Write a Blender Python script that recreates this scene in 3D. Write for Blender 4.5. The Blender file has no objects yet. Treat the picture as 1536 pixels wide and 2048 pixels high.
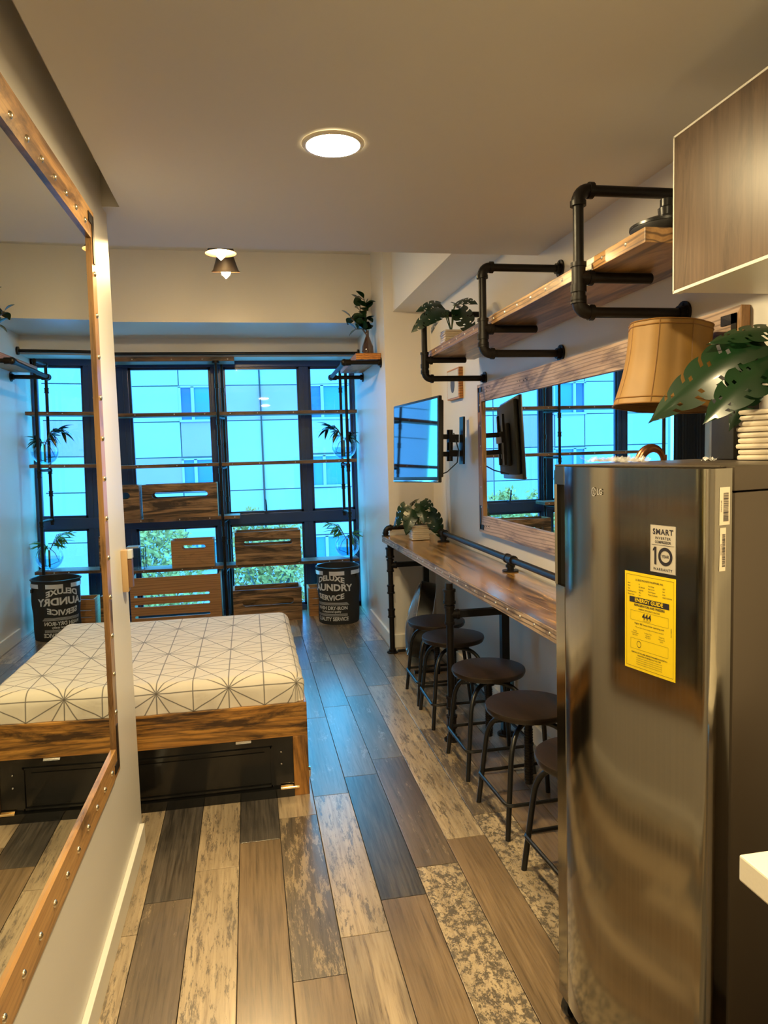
import bpy, bmesh, math, random
from mathutils import Vector, Matrix, noise
PI = math.pi
random.seed(7)
sc = bpy.context.scene
COL = sc.collection

# ------------------------------------------------------------------ camera
YAW, PITCH, ROLL, FPX = 0.183076, -0.0833769, -0.0281925, 1446.35
cy, sy, cp, sp = math.cos(YAW), math.sin(YAW), math.cos(PITCH), math.sin(PITCH)
fw = Vector((sy*cp, cy*cp, sp)); rt = Vector((cy, -sy, 0)); up = rt.cross(fw)
cr, sr = math.cos(ROLL), math.sin(ROLL)
r2 = cr*rt + sr*up; u2 = -sr*rt + cr*up
cam_d = bpy.data.cameras.new('camera'); cam = bpy.data.objects.new('camera', cam_d)
COL.objects.link(cam); sc.camera = cam
cam.matrix_world = Matrix(((r2.x, u2.x, -fw.x, 0), (r2.y, u2.y, -fw.y, 0), (r2.z, u2.z, -fw.z, 1.5), (0, 0, 0, 1)))
cam_d.sensor_fit = 'HORIZONTAL'; cam_d.sensor_width = 36; cam_d.lens = FPX/1536*36
cam_d.clip_start = 0.02; cam_d.clip_end = 200

# ------------------------------------------------------------------ world, sun, exposure
w = bpy.data.worlds.new('sky'); sc.world = w; w.use_nodes = True
bg = w.node_tree.nodes['Background']; bg.inputs[0].default_value = (0.07, 0.56, 1.0, 1); bg.inputs[1].default_value = 10.0
sun_d = bpy.data.lights.new('sun', 'SUN'); sun = bpy.data.objects.new('sun', sun_d); COL.objects.link(sun)
sun_d.energy = 1.8; sun_d.color = (0.42, 0.8, 1.0); sun_d.angle = math.radians(20)
sun.rotation_euler = Vector((0.25, 1.0, -0.75)).to_track_quat('-Z', 'Y').to_euler()
sc.view_settings.view_transform = 'Standard'; sc.view_settings.look = 'None'
sc.view_settings.gamma = 1.0; sc.view_settings.use_curve_mapping = False
sc.view_settings.exposure = 0.0
sc.cycles.caustics_reflective = False; sc.cycles.caustics_refractive = False
sc.cycles.sample_clamp_indirect = 6.0

# ------------------------------------------------------------------ material helpers
def newmat(name):
    m = bpy.data.materials.new(name); m.use_nodes = True
    nt = m.node_tree; return m, nt, nt.nodes['Principled BSDF']

def nd(nt, typ, **kw):
    n = nt.nodes.new(typ)
    for k, v in kw.items():
        if hasattr(n, k): setattr(n, k, v)
        else: n.inputs[k].default_value = v
    return n

def plain(name, col, rough=0.5, metal=0.0, bump=0.0, bscale=60, var=0.0, spec=0.5, coat=0.0, trans=0.0, emis=None, estr=0):
    m, nt, b = newmat(name)
    b.inputs['Base Color'].default_value = (*col, 1); b.inputs['Roughness'].default_value = rough
    b.inputs['Metallic'].default_value = metal; b.inputs['Specular IOR Level'].default_value = spec
    b.inputs['Coat Weight'].default_value = coat; b.inputs['Transmission Weight'].default_value = trans
    if emis: b.inputs['Emission Color'].default_value = (*emis, 1); b.inputs['Emission Strength'].default_value = estr
    tc = nd(nt, 'ShaderNodeTexCoord')
    n = nd(nt, 'ShaderNodeTexNoise'); n.inputs['Scale'].default_value = bscale; n.inputs['Detail'].default_value = 4
    nt.links.new(tc.outputs['Object'], n.inputs['Vector'])
    if bump:
        bp = nd(nt, 'ShaderNodeBump'); bp.inputs['Strength'].default_value = bump; bp.inputs['Distance'].default_value = 0.004
        nt.links.new(n.outputs['Fac'], bp.inputs['Height']); nt.links.new(bp.outputs[0], b.inputs['Normal'])
    if var:
        mx = nd(nt, 'ShaderNodeMix', data_type='RGBA')
        mx.inputs[6].default_value = (*[c*(1-var) for c in col], 1); mx.inputs[7].default_value = (*[min(1, c*(1+var)) for c in col], 1)
        nt.links.new(n.outputs['Fac'], mx.inputs[0]); nt.links.new(mx.outputs[2], b.inputs['Base Color'])
    return m

def ramp(nt, stops):
    r = nt.nodes.new('ShaderNodeValToRGB'); e = r.color_ramp.elements
    while len(e) < len(stops): e.new(0.5)
    for i, (p, c) in enumerate(stops):
        e[i].position = p; e[i].color = (*c, 1) if len(c) == 3 else c
    return r

def grain_coords(nt, axis, cross, along, rnd=True):
    tc = nd(nt, 'ShaderNodeTexCoord'); v = tc.outputs['Object']
    if rnd:
        oi = nd(nt, 'ShaderNodeObjectInfo'); mu = nd(nt, 'ShaderNodeMath', operation='MULTIPLY'); mu.inputs[1].default_value = 37.0
        nt.links.new(oi.outputs['Random'], mu.inputs[0])
        ad = nd(nt, 'ShaderNodeVectorMath', operation='ADD')
        nt.links.new(v, ad.inputs[0]); nt.links.new(mu.outputs[0], ad.inputs[1]); v = ad.outputs[0]
    s = [cross]*3; s['XYZ'.index(axis)] = along
    mp = nd(nt, 'ShaderNodeMapping'); mp.inputs['Scale'].default_value = s
    nt.links.new(v, mp.inputs['Vector']); return mp.outputs[0], v

def wood(name, light, mid, dark, axis='X', burn=0.45, flame=0.0, rough=0.45, cross=26, coat=0.0, bump=0.25, bcross=7.0):
    """scorched pine: fine grain, flame figure and burnt patches, all along one axis"""
    m, nt, b = newmat(name); b.inputs['Roughness'].default_value = rough; b.inputs['Coat Weight'].default_value = coat
    b.inputs['Coat Roughness'].default_value = 0.15
    L = nt.links
    v1, vr = grain_coords(nt, axis, cross, 1.6)
    n1 = nd(nt, 'ShaderNodeTexNoise'); n1.inputs['Scale'].default_value = 1.5; n1.inputs['Detail'].default_value = 9; n1.inputs['Roughness'].default_value = 0.66; n1.inputs['Distortion'].default_value = 0.6
    L.new(v1, n1.inputs['Vector'])
    r1 = ramp(nt, [(0.3, mid), (0.62, light)]); L.new(n1.outputs['Fac'], r1.inputs[0])
    col = r1.outputs[0]; hgt = n1.outputs['Fac']
    if flame:
        v3, _ = grain_coords(nt, axis, 9.0, 0.9)
        wv = nd(nt, 'ShaderNodeTexWave', wave_type='RINGS'); wv.inputs['Scale'].default_value = 2.2
        wv.inputs['Distortion'].default_value = 6.0; wv.inputs['Detail'].default_value = 2.0; wv.inputs['Detail Scale'].default_value = 0.7
        L.new(v3, wv.inputs['Vector'])
        r3 = ramp(nt, [(0.0, (flame,)*3), (0.35, (0, 0, 0))]); L.new(wv.outputs['Fac'], r3.inputs[0])
        mx = nd(nt, 'ShaderNodeMix', data_type='RGBA'); mx.inputs[7].default_value = (*dark, 1)
        L.new(r3.outputs[0], mx.inputs[0]); L.new(col, mx.inputs[6]); col = mx.outputs[2]
    v2, _ = grain_coords(nt, axis, bcross, 1.5)
    n2 = nd(nt, 'ShaderNodeTexNoise'); n2.inputs['Scale'].default_value = 1.0; n2.inputs['Detail'].default_value = 8; n2.inputs['Roughness'].default_value = 0.66; n2.inputs['Distortion'].default_value = 1.4
    L.new(v2, n2.inputs['Vector'])
    c = 0.72 - 0.36*burn
    r2_ = ramp(nt, [(c-0.09, (0, 0, 0)), (c+0.07, (0.93,)*3)]); L.new(n2.outputs['Fac'], r2_.inputs[0])
    mx2 = nd(nt, 'ShaderNodeMix', data_type='RGBA'); mx2.inputs[7].default_value = (*dark, 1)
    L.new(r2_.outputs[0], mx2.inputs[0]); L.new(col, mx2.inputs[6]); L.new(mx2.outputs[2], b.inputs['Base Color'])
    bp = nd(nt, 'ShaderNodeBump'); bp.inputs['Strength'].default_value = bump; bp.inputs['Distance'].default_value = 0.003
    L.new(hgt, bp.inputs['Height']); L.new(bp.outputs[0], b.inputs['Normal'])
    return m

def thin_glass(name, tint, gloss=1.0):
    """a pane thin enough not to bend light: clear tinted, with Fresnel reflection"""
    m, nt, b = newmat(name); nt.nodes.remove(b)
    out = nt.nodes['Material Output']
    tr = nd(nt, 'ShaderNodeBsdfTransparent'); tr.inputs[0].default_value = (*tint, 1)
    gl = nd(nt, 'ShaderNodeBsdfGlossy'); gl.inputs['Roughness'].default_value = 0.02; gl.inputs[0].default_value = (gloss,)*3 + (1,)
    lw = nd(nt, 'ShaderNodeLayerWeight'); pw = nd(nt, 'ShaderNodeMath', operation='POWER'); pw.inputs[1].default_value = 4.0
    nt.links.new(lw.outputs['Facing'], pw.inputs[0])
    fr = nd(nt, 'ShaderNodeMath', operation='MULTIPLY_ADD'); fr.inputs[1].default_value = 0.75; fr.inputs[2].default_value = 0.045
    nt.links.new(pw.outputs[0], fr.inputs[0])
    mx = nd(nt, 'ShaderNodeMixShader')
    nt.links.new(fr.outputs[0], mx.inputs[0]); nt.links.new(tr.outputs[0], mx.inputs[1]); nt.links.new(gl.outputs[0], mx.inputs[2])
    nt.links.new(mx.outputs[0], out.inputs['Surface']); return m

def emit(name, col, s):
    m, nt, b = newmat(name); nt.nodes.remove(b)
    e = nd(nt, 'ShaderNodeEmission'); e.inputs[0].default_value = (*col, 1); e.inputs[1].default_value = s
    nt.links.new(e.outputs[0], nt.nodes['Material Output'].inputs['Surface']); return m

M = {}
M['wall'] = plain('wall_paint', (0.72, 0.69, 0.65), 0.38, bump=0.05, bscale=120, spec=0.45)
M['ceil'] = plain('ceiling_paint', (0.70, 0.67, 0.62), 0.6, bump=0.04, bscale=90)
M['base'] = plain('baseboard_paint', (0.80, 0.78, 0.72), 0.35)
M['pipe'] = plain('black_iron', (0.008, 0.006, 0.0055), 0.42, 0.1, bump=0.12, bscale=80, var=0.3, spec=0.28)
M['steel_black'] = plain('black_steel', (0.012, 0.012, 0.013), 0.35, 0.3)
M['navy'] = plain('navy_aluminium', (0.014, 0.05, 0.16), 0.3, 0.0, var=0.2, bscale=5)
M['navy2'] = plain('navy_sash', (0.010, 0.04, 0.11), 0.3, 0.0)
M['winglass'] = thin_glass('window_glass', (0.86, 0.97, 0.98))
M['globe'] = thin_glass('clear_glass', (0.93, 0.97, 0.97))
M['water'] = thin_glass('water', (0.55, 0.8, 0.95))
M['mirror'] = plain('mirror_silver', (0.86, 0.9, 0.87), 0.003, 1.0)
M['bolt'] = plain('zinc_bolt', (0.75, 0.66, 0.5), 0.25, 1.0)
M['nail'] = plain('nail_head', (0.72, 0.68, 0.62), 0.3, 1.0)
M['bracket'] = plain('blackened_bracket', (0.03, 0.025, 0.022), 0.45, 0.6)
M['wood_bed'] = wood('bed_pine_x', (0.56, 0.27, 0.055), (0.36, 0.15, 0.028), (0.02, 0.007, 0.003), 'X', 0.55, 0.45, 0.35, coat=0.3, bcross=13)
M['wood_bed_z'] = wood('bed_pine_z', (0.50, 0.23, 0.05), (0.32, 0.13, 0.025), (0.02, 0.007, 0.003), 'Z', 0.45, 0.3, 0.35, coat=0.3)
M['wood_crate'] = wood('crate_burnt', (0.40, 0.235, 0.11), (0.27, 0.145, 0.062), (0.016, 0.008, 0.005), 'X', 0.62, 0.3, 0.5, bcross=13)
M['wood_crate_b'] = wood('crate_plain', (0.42, 0.22, 0.09), (0.30, 0.145, 0.055), (0.05, 0.02, 0.008), 'X', 0.22, 0.35, 0.5)
M['wood_crate_y'] = wood('crate_sides', (0.55, 0.38, 0.22), (0.38, 0.24, 0.12), (0.05, 0.02, 0.008), 'Y', 0.15, 0.2, 0.5)
M['wood_shelf'] = wood('window_shelf', (0.22, 0.12, 0.06), (0.10, 0.05, 0.025), (0.012, 0.008, 0.006), 'X', 0.5, 0.3, 0.5)
M['wood_upper'] = wood('wall_shelf', (0.46, 0.26, 0.10), (0.29, 0.145, 0.052), (0.035, 0.014, 0.007), 'Y', 0.3, 0.75, 0.4, cross=18, coat=0.2)
M['wood_bar'] = wood('bar_top', (0.52, 0.28, 0.085), (0.34, 0.16, 0.045), (0.04, 0.016, 0.008), 'Y', 0.50, 0.35, 0.22, cross=24, coat=0.6, bump=0.1, bcross=17)
M['wood_bar_edge'] = wood('bar_edge', (0.48, 0.35, 0.24), (0.30, 0.2, 0.13), (0.05, 0.03, 0.02), 'Y', 0.42, 0.8, 0.45, cross=60)
M['wood_mir_y'] = wood('mirror_pine_y', (0.56, 0.31, 0.11), (0.38, 0.18, 0.055), (0.06, 0.022, 0.008), 'Y', 0.42, 0.2, 0.4, cross=14, coat=0.2)
M['wood_mir_z'] = wood('mirror_pine_z', (0.50, 0.27, 0.10), (0.32, 0.15, 0.05), (0.05, 0.02, 0.008), 'Z', 0.48, 0.2, 0.4, cross=14, coat=0.2)
M['wood_mr_y'] = wood('mirror_grey_y', (0.52, 0.37, 0.27), (0.36, 0.235, 0.16), (0.04, 0.02, 0.014), 'Y', 0.34, 0.55, 0.5, cross=16)
M['wood_mr_z'] = wood('mirror_grey_z', (0.48, 0.27, 0.12), (0.30, 0.15, 0.07), (0.03, 0.012, 0.008), 'Z', 0.45, 0.5, 0.5, cross=16)
M['wood_orange'] = wood('shelf_end', (0.62, 0.27, 0.06), (0.42, 0.15, 0.03), (0.12, 0.04, 0.01), 'Y', 0.1, 0.8, 0.4)
M['seat'] = wood('stool_seat', (0.022, 0.012, 0.008), (0.011, 0.007, 0.005), (0.006, 0.004, 0.003), 'Y', 0.35, 0.3, 0.38, cross=30, bump=0.15)
M['laminate'] = wood('cabinet_laminate', (0.15, 0.092, 0.055), (0.09, 0.055, 0.033), (0.055, 0.034, 0.02), 'Z', 0.30, 0.0, 0.34, cross=34, bump=0.0)
M['laminate'].node_tree.nodes['Principled BSDF'].inputs['Specular IOR Level'].default_value = 0.22
M['trimwhite'] = plain('white_edging', (0.85, 0.80, 0.70), 0.35)
M['quartz'] = plain('quartz', (0.86, 0.80, 0.68), 0.25, var=0.05, bscale=200)
M['cream_door'] = plain('cream_laminate', (0.52, 0.43, 0.33), 0.35)
M['blackpaint'] = plain('black_gloss', (0.006, 0.006, 0.006), 0.12, spec=0.6)
M['black'] = plain('black_plastic', (0.012, 0.012, 0.013), 0.3)
M['blackmatte'] = plain('black_matte', (0.01, 0.009, 0.009), 0.6, bump=0.1)
M['screen'] = plain('tv_screen', (0.004, 0.006, 0.008), 0.04, spec=0.9, coat=1.0)
M['chrome'] = plain('chrome', (0.8, 0.8, 0.8), 0.12, 1.0)
M['grillwire'] = plain('grill_wire', (0.32, 0.32, 0.33), 0.35, 0.6)
M['silver'] = plain('silver_band', (0.7, 0.7, 0.72), 0.3, 0.4)
M['brass'] = plain('brass', (0.85, 0.62, 0.32), 0.2, 1.0)
M['basket'] = plain('laundry_canvas', (0.012, 0.013, 0.015), 0.75, bump=0.3, bscale=25)
M['print_white'] = plain('white_print', (0.55, 0.56, 0.58), 0.7)
M['leaf'] = plain('leaf_dark', (0.005, 0.026, 0.007), 0.3, var=0.5, bscale=9, coat=0.15)
M['leaf_mid'] = plain('leaf_mid', (0.09, 0.26, 0.05), 0.4, var=0.4, bscale=14)
M['leaf_bright'] = plain('leaf_bright', (0.07, 0.19, 0.025), 0.4, var=0.35, bscale=8)
M['stem'] = plain('stem', (0.10, 0.14, 0.04), 0.5)
M['stem_brown'] = plain('stem_brown', (0.10, 0.06, 0.03), 0.6)
M['potwhite'] = plain('white_ribbed_pot', (0.72, 0.62, 0.48), 0.3, var=0.12, bscale=30, bump=0.3, coat=0.4)
M['amber_glass'] = plain('dark_bottle', (0.05, 0.02, 0.008), 0.08, spec=0.8, coat=1.0)
M['gold'] = plain('gold_satin', (0.23, 0.115, 0.014), 0.6, 0.0, var=0.15, bscale=14, bump=0.05)
M['gold_trim'] = plain('gold_trim', (0.20, 0.09, 0.015), 0.5, 0.1)
M['bronze'] = plain('bronze', (0.30, 0.13, 0.06), 0.3, 0.9, bump=0.5, bscale=40)
M['film'] = thin_glass('plastic_film', (0.86, 0.86, 0.86))
M['switchtan'] = plain('tan_plastic', (0.50, 0.33, 0.17), 0.4)
M['switchbrown'] = plain('brown_plastic', (0.16, 0.08, 0.04), 0.4)
M['outlet'] = plain('outlet_white', (0.6, 0.6, 0.6), 0.4)
M['teal'] = plain('outlet_teal', (0.03, 0.12, 0.14), 0.4)
M['curtain'] = plain('navy_curtain', (0.008, 0.014, 0.03), 0.8)
M['paper'] = plain('picture_paper', (0.62, 0.60, 0.56), 0.6)
M['inkdark'] = plain('picture_ink', (0.06, 0.06, 0.09), 0.6)
M['yellow'] = plain('label_yellow', (0.86, 0.62, 0.01), 0.4)
M['labelgrey'] = plain('label_grey', (0.55, 0.50, 0.43), 0.4)
M['labelcream'] = plain('label_cream', (0.72, 0.62, 0.48), 0.4)
M['ink'] = plain('black_ink', (0.015, 0.012, 0.02), 0.5)
M['concrete'] = plain('facade_white', (0.29, 0.225, 0.34), 0.8, var=0.10, bscale=1.2)
M['concrete_g'] = plain('facade_grey', (0.30, 0.155, 0.28), 0.8, var=0.12, bscale=1.5)
M['fac_glass'] = plain('facade_glass', (0.04, 0.12, 0.32), 0.25, var=0.3, bscale=0.8)
M['fac_glass2'] = plain('facade_glass_deep', (0.02, 0.05, 0.17), 0.3, var=0.5, bscale=2.5)
M['tree_leaf'] = plain('tree_leaf', (0.40, 0.19, 0.05), 0.6, var=0.5, bscale=3)
M['bark'] = plain('bark', (0.10, 0.08, 0.07), 0.8)
M['ground'] = plain('ground', (0.45, 0.42, 0.42), 0.9)
M['bulbglow'] = emit('bulb_glow', (1.0, 0.70, 0.32), 820)
M['diffuser'] = emit('downlight_glow', (1.0, 0.785, 0.42), 750)
M['shade_black'] = plain('shade_black', (0.02, 0.014, 0.010), 0.5)
M['shade_in'] = plain('shade_inside', (0.05, 0.02, 0.003), 0.6)

def steel(name, col, rough, axis='Z'):
    m, nt, b = newmat(name); b.inputs['Metallic'].default_value = 1.0
    v, _ = grain_coords(nt, axis, 120, 1.2, False)
    n = nd(nt, 'ShaderNodeTexNoise'); n.inputs['Scale'].default_value = 1.0; n.inputs['Detail'].default_value = 3
    nt.links.new(v, n.inputs['Vector'])
    mr = nd(nt, 'ShaderNodeMapRange'); mr.inputs['To Min'].default_value = rough-0.03; mr.inputs['To Max'].default_value = rough+0.05
    nt.links.new(n.outputs['Fac'], mr.inputs[0]); nt.links.new(mr.outputs[0], b.inputs['Roughness'])
    r = ramp(nt, [(0.3, [c*0.93 for c in col]), (0.7, col)]); nt.links.new(n.outputs['Fac'], r.inputs[0])
    nt.links.new(r.outputs[0], b.inputs['Base Color']); return m
M['inox'] = steel('stainless_door', (0.31, 0.285, 0.235), 0.11)
M['inox_side'] = plain('fridge_side_grey', (0.075, 0.056, 0.038), 0.36, 0.3)

# floor plank materials ------------------------------------------------
def plank_mat(name, light, mid, dark, patch, amount, pcross=10, palong=3.0, fine=True, rough=0.30, crack=0.0):
    m, nt, b = newmat(name); L = nt.links; b.inputs['Roughness'].default_value = rough; b.inputs['Specular IOR Level'].default_value = 0.8; b.inputs['Coat Weight'].default_value = 0.7; b.inputs['Coat Roughness'].default_value = 0.22
    v1, vr = grain_coords(nt, 'Y', 75, 3.2)
    n1 = nd(nt, 'ShaderNodeTexNoise'); n1.inputs['Scale'].default_value = 1.2; n1.inputs['Detail'].default_value = 9; n1.inputs['Roughness'].default_value = 0.68; n1.inputs['Distortion'].default_value = 0.4
    L.new(v1, n1.inputs['Vector']); r1 = ramp(nt, [(0.32, dark), (0.47, mid), (0.66, light)]); L.new(n1.outputs['Fac'], r1.inputs[0])
    v4, _ = grain_coords(nt, 'Y', 7, 1.3)
    n4 = nd(nt, 'ShaderNodeTexNoise'); n4.inputs['Scale'].default_value = 1.0; n4.inputs['Detail'].default_value = 3
    L.new(v4, n4.inputs['Vector']); r4 = ramp(nt, [(0.3, (0.62,)*3), (0.7, (1.15,)*3)]); L.new(n4.outputs['Fac'], r4.inputs[0])
    ml = nd(nt, 'ShaderNodeMix', data_type='RGBA', blend_type='MULTIPLY'); ml.inputs[0].default_value = 1
    L.new(r1.outputs[0], ml.inputs[6]); L.new(r4.outputs[0], ml.inputs[7])
    col = ml.outputs[2]
    if amount:
        v2, _ = grain_coords(nt, 'Y', pcross, palong)
        n2 = nd(nt, 'ShaderNodeTexNoise'); n2.inputs['Scale'].default_value = 1.0; n2.inputs['Detail'].default_value = 9
        n2.inputs['Roughness'].default_value = 0.84; n2.inputs['Distortion'].default_value = 0.2
        L.new(v2, n2.inputs['Vector'])
        c = 0.66 - 0.32*amount
        r2 = ramp(nt, [(c-0.02, (0, 0, 0)), (c+0.03, (0.9,)*3)]); L.new(n2.outputs['Fac'], r2.inputs[0])
        mx = nd(nt, 'ShaderNodeMix', data_type='RGBA'); mx.inputs[7].default_value = (*patch, 1)
        L.new(r2.outputs[0], mx.inputs[0]); L.new(col, mx.inputs[6]); col = mx.outputs[2]
    if crack:
        v3, _ = grain_coords(nt, 'Y', 9, 1.0)
        wv = nd(nt, 'ShaderNodeTexWave', wave_type='RINGS'); wv.inputs['Scale'].default_value = 1.3; wv.inputs['Distortion'].default_value = 5; wv.inputs['Detail'].default_value = 2
        L.new(v3, wv.inputs['Vector']); r3 = ramp(nt, [(0.0, (crack,)*3), (0.16, (0, 0, 0))]); L.new(wv.outputs['Fac'], r3.inputs[0])
        mx3 = nd(nt, 'ShaderNodeMix', data_type='RGBA'); mx3.inputs[7].default_value = (*dark, 1)
        L.new(r3.outputs[0], mx3.inputs[0]); L.new(col, mx3.inputs[6]); col = mx3.outputs[2]
    L.new(col, b.inputs['Base Color'])
    bp = nd(nt, 'ShaderNodeBump'); bp.inputs['Strength'].default_value = 0.15; bp.inputs['Distance'].default_value = 0.002
    L.new(n1.outputs['Fac'], bp.inputs['Height']); L.new(bp.outputs[0], b.inputs['Normal'])
    return m
PM = {
 'dark': plank_mat('plank_charcoal', (0.125, 0.105, 0.086), (0.062, 0.052, 0.043), (0.018, 0.016, 0.014), (0.03, 0.025, 0.02), 0, crack=0.3),
 'oak': plank_mat('plank_oak', (0.30, 0.205, 0.115), (0.225, 0.15, 0.082), (0.13, 0.085, 0.048), (0.1, 0.07, 0.04), 0, crack=0.22),
 'light': plank_mat('plank_pale_oak', (0.50, 0.39, 0.26), (0.40, 0.30, 0.195), (0.10, 0.07, 0.05), (0.1, 0.07, 0.04), 0, crack=0.5),
 'grey': plank_mat('plank_grey', (0.21, 0.185, 0.155), (0.155, 0.135, 0.112), (0.085, 0.073, 0.06), (0.33, 0.29, 0.24), 0.24, 22, 5),
 'brown': plank_mat('plank_brown', (0.205, 0.15, 0.10), (0.15, 0.108, 0.072), (0.07, 0.052, 0.036), (0.32, 0.24, 0.15), 0.18, 30, 6),
 'cream': plank_mat('plank_worn_cream', (0.56, 0.44, 0.29), (0.46, 0.35, 0.225), (0.30, 0.22, 0.14), (0.12, 0.095, 0.07), 0.38, 44, 7),
 'crack': plank_mat('plank_peeling', (0.62, 0.49, 0.31), (0.55, 0.42, 0.265), (0.40, 0.30, 0.18), (0.085, 0.07, 0.055), 0.50, 46, 30),
 'blotch': plank_mat('plank_blotched', (0.17, 0.13, 0.09), (0.12, 0.092, 0.066), (0.05, 0.04, 0.03), (0.36, 0.27, 0.165), 0.42, 34, 6),
}

# ------------------------------------------------------------------ geometry helpers
class G:
    """collects shapes; .obj() links them as ONE mesh object"""
    def __init__(s): s.b = bmesh.new()
    def box(s, x0, x1, y0, y1, z0, z1, mat=None, bevel=0.0):
        r = bmesh.ops.create_cube(s.b, size=1.0)
        for v in r['verts']:
            v.co = Vector((x0+(v.co.x+.5)*(x1-x0), y0+(v.co.y+.5)*(y1-y0), z0+(v.co.z+.5)*(z1-z0)))
        if bevel:
            es = list({e for v in r['verts'] for e in v.link_edges})
            bmesh.ops.bevel(s.b, geom=es, offset=bevel, segments=2, affect='EDGES', profile=0.6)
        if mat is not None:
            for v in r['verts']: v.co = mat @ v.co
        return s
    def cyl(s, p0, p1, r, seg=14, r1=None, caps=True):
        p0, p1 = Vector(p0), Vector(p1); d = p1-p0
        q = d.to_track_quat('Z', 'Y').to_matrix().to_4x4(); q.translation = (p0+p1)/2
        bmesh.ops.create_cone(s.b, cap_ends=caps, segments=seg, radius1=r, radius2=r if r1 is None else r1, depth=d.length, matrix=q)
        return s
    def sph(s, c, r, seg=12, scale=(1, 1, 1)):
        m = Matrix.Translation(c) @ Matrix.Diagonal((*scale, 1))
        bmesh.ops.create_uvsphere(s.b, u_segments=seg, v_segments=max(6, seg//2+2), radius=r, matrix=m); return s
    def tube(s, pts, r, seg=8, closed=False, radii=None):
        pts = [Vector(p) for p in pts]; n = len(pts); rings = []
        prev = None
        for i, p in enumerate(pts):
            if closed: t = pts[(i+1) % n]-pts[i-1]
            else: t = pts[min(i+1, n-1)]-pts[max(i-1, 0)]
            t.normalize()
            if prev is None:
                a = Vector((0, 0, 1)) if abs(t.z) < .9 else Vector((1, 0, 0)); nx = t.cross(a).normalized()
            else: nx = (prev-t*prev.dot(t)).normalized()
            prev = nx; ny = t.cross(nx); rr = radii[i] if radii else r
            rings.append([s.b.verts.new(p+nx*rr*math.cos(2*PI*k/seg)+ny*rr*math.sin(2*PI*k/seg)) for k in range(seg)])
        m = n if closed else n-1
        for i in range(m):
            A, B = rings[i], rings[(i+1) % n]
            for k in range(seg): s.b.faces.new((A[k], A[(k+1) % seg], B[(k+1) % seg], B[k]))
        if not closed:
            s.b.faces.new(rings[0][::-1]); s.b.faces.new(rings[-1])
        return s
    def lathe(s, prof, seg=24, c=(0, 0, 0), axis=None, a0=0.0, a1=2*PI):
        c = Vector(c); full = abs(a1-a0-2*PI) < 1e-6
        mt = axis or Matrix.Identity(4); rings = []
        ns = seg if full else seg+1
        for r, z in prof:
            rings.append([s.b.verts.new(c + (mt @ Vector((r*math.cos(a0+(a1-a0)*k/seg), r*math.sin(a0+(a1-a0)*k/seg), z)))) for k in range(ns)])
        for A, B in zip(rings, rings[1:]):
            for k in range(seg):
                k2 = (k+1) % ns
                try: s.b.faces.new((A[k], A[k2], B[k2], B[k]))
                except ValueError: pass
        return s
    def prism(s, poly, z0, z1, holes=()):
        """closed polygon in xy extruded in z"""
        a = [s.b.verts.new((x, y, z0)) for x, y in poly]; b = [s.b.verts.new((x, y, z1)) for x, y in poly]
        n = len(poly)
        s.b.faces.new(a[::-1]); s.b.faces.new(b)
        for i in range(n): s.b.faces.new((a[i], a[(i+1) % n], b[(i+1) % n], b[i]))
        return s
    def quad(s, *p): s.b.faces.new([s.b.verts.new(q) for q in p]); return s
    def xf(s, m):
        for v in s.b.verts: v.co = m @ v.co
        return s
    def mesh(s, name, mat, smooth=False, ang=40):
        bmesh.ops.remove_doubles(s.b, verts=s.b.verts, dist=1e-6)
        bmesh.ops.recalc_face_normals(s.b, faces=s.b.faces)
        me = bpy.data.meshes.new(name); s.b.to_mesh(me); s.b.free()
        me.materials.append(mat)
        if smooth:
            for p in me.polygons: p.use_smooth = True
            try: me.set_sharp_from_angle(angle=math.radians(ang))
            except Exception: pass
        return me
    def obj(s, name, mat, parent=None, smooth=False, label=None, loc=None, kind=None):
        o = bpy.data.objects.new(name, s.mesh(name, mat, smooth)); COL.objects.link(o)
        if parent is not None: o.parent = parent
        if loc is not None: o.location = loc
        if label: o['label'] = label
        if kind: o['kind'] = kind
        return o

def inst(name, me, parent, loc=(0, 0, 0), rot=(0, 0, 0), scale=None, mat=None):
    o = bpy.data.objects.new(name, me); COL.objects.link(o); o.parent = parent; o.location = loc; o.rotation_euler = rot
    if scale: o.scale = scale
    if mat:
        o.material_slots[0].link = 'OBJECT'; o.material_slots[0].material = mat
    return o

def thing(name, label, cat, loc=(0, 0, 0), rot=(0, 0, 0), group=None):
    o = bpy.data.objects.new(name, None); COL.objects.link(o); o.location = loc; o.rotation_euler = rot
    o.empty_display_size = 0.1; o['label'] = label; o['category'] = cat
    if group: o['group'] = group
    return o

def struct(name, g, mat, smooth=False):
    return g.obj(name, mat, None, smooth, kind='structure')

def copy_tree(root, loc, rot=None, label=None):
    r = root.copy(); COL.objects.link(r); r.location = loc
    if rot is not None: r.rotation_euler = rot
    if label: r['label'] = label
    for ch in list(root.children):
        c = ch.copy(); COL.objects.link(c); c.parent = r
        for g2 in list(ch.children):
            d = g2.copy(); COL.objects.link(d); d.parent = c
    return r

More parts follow.
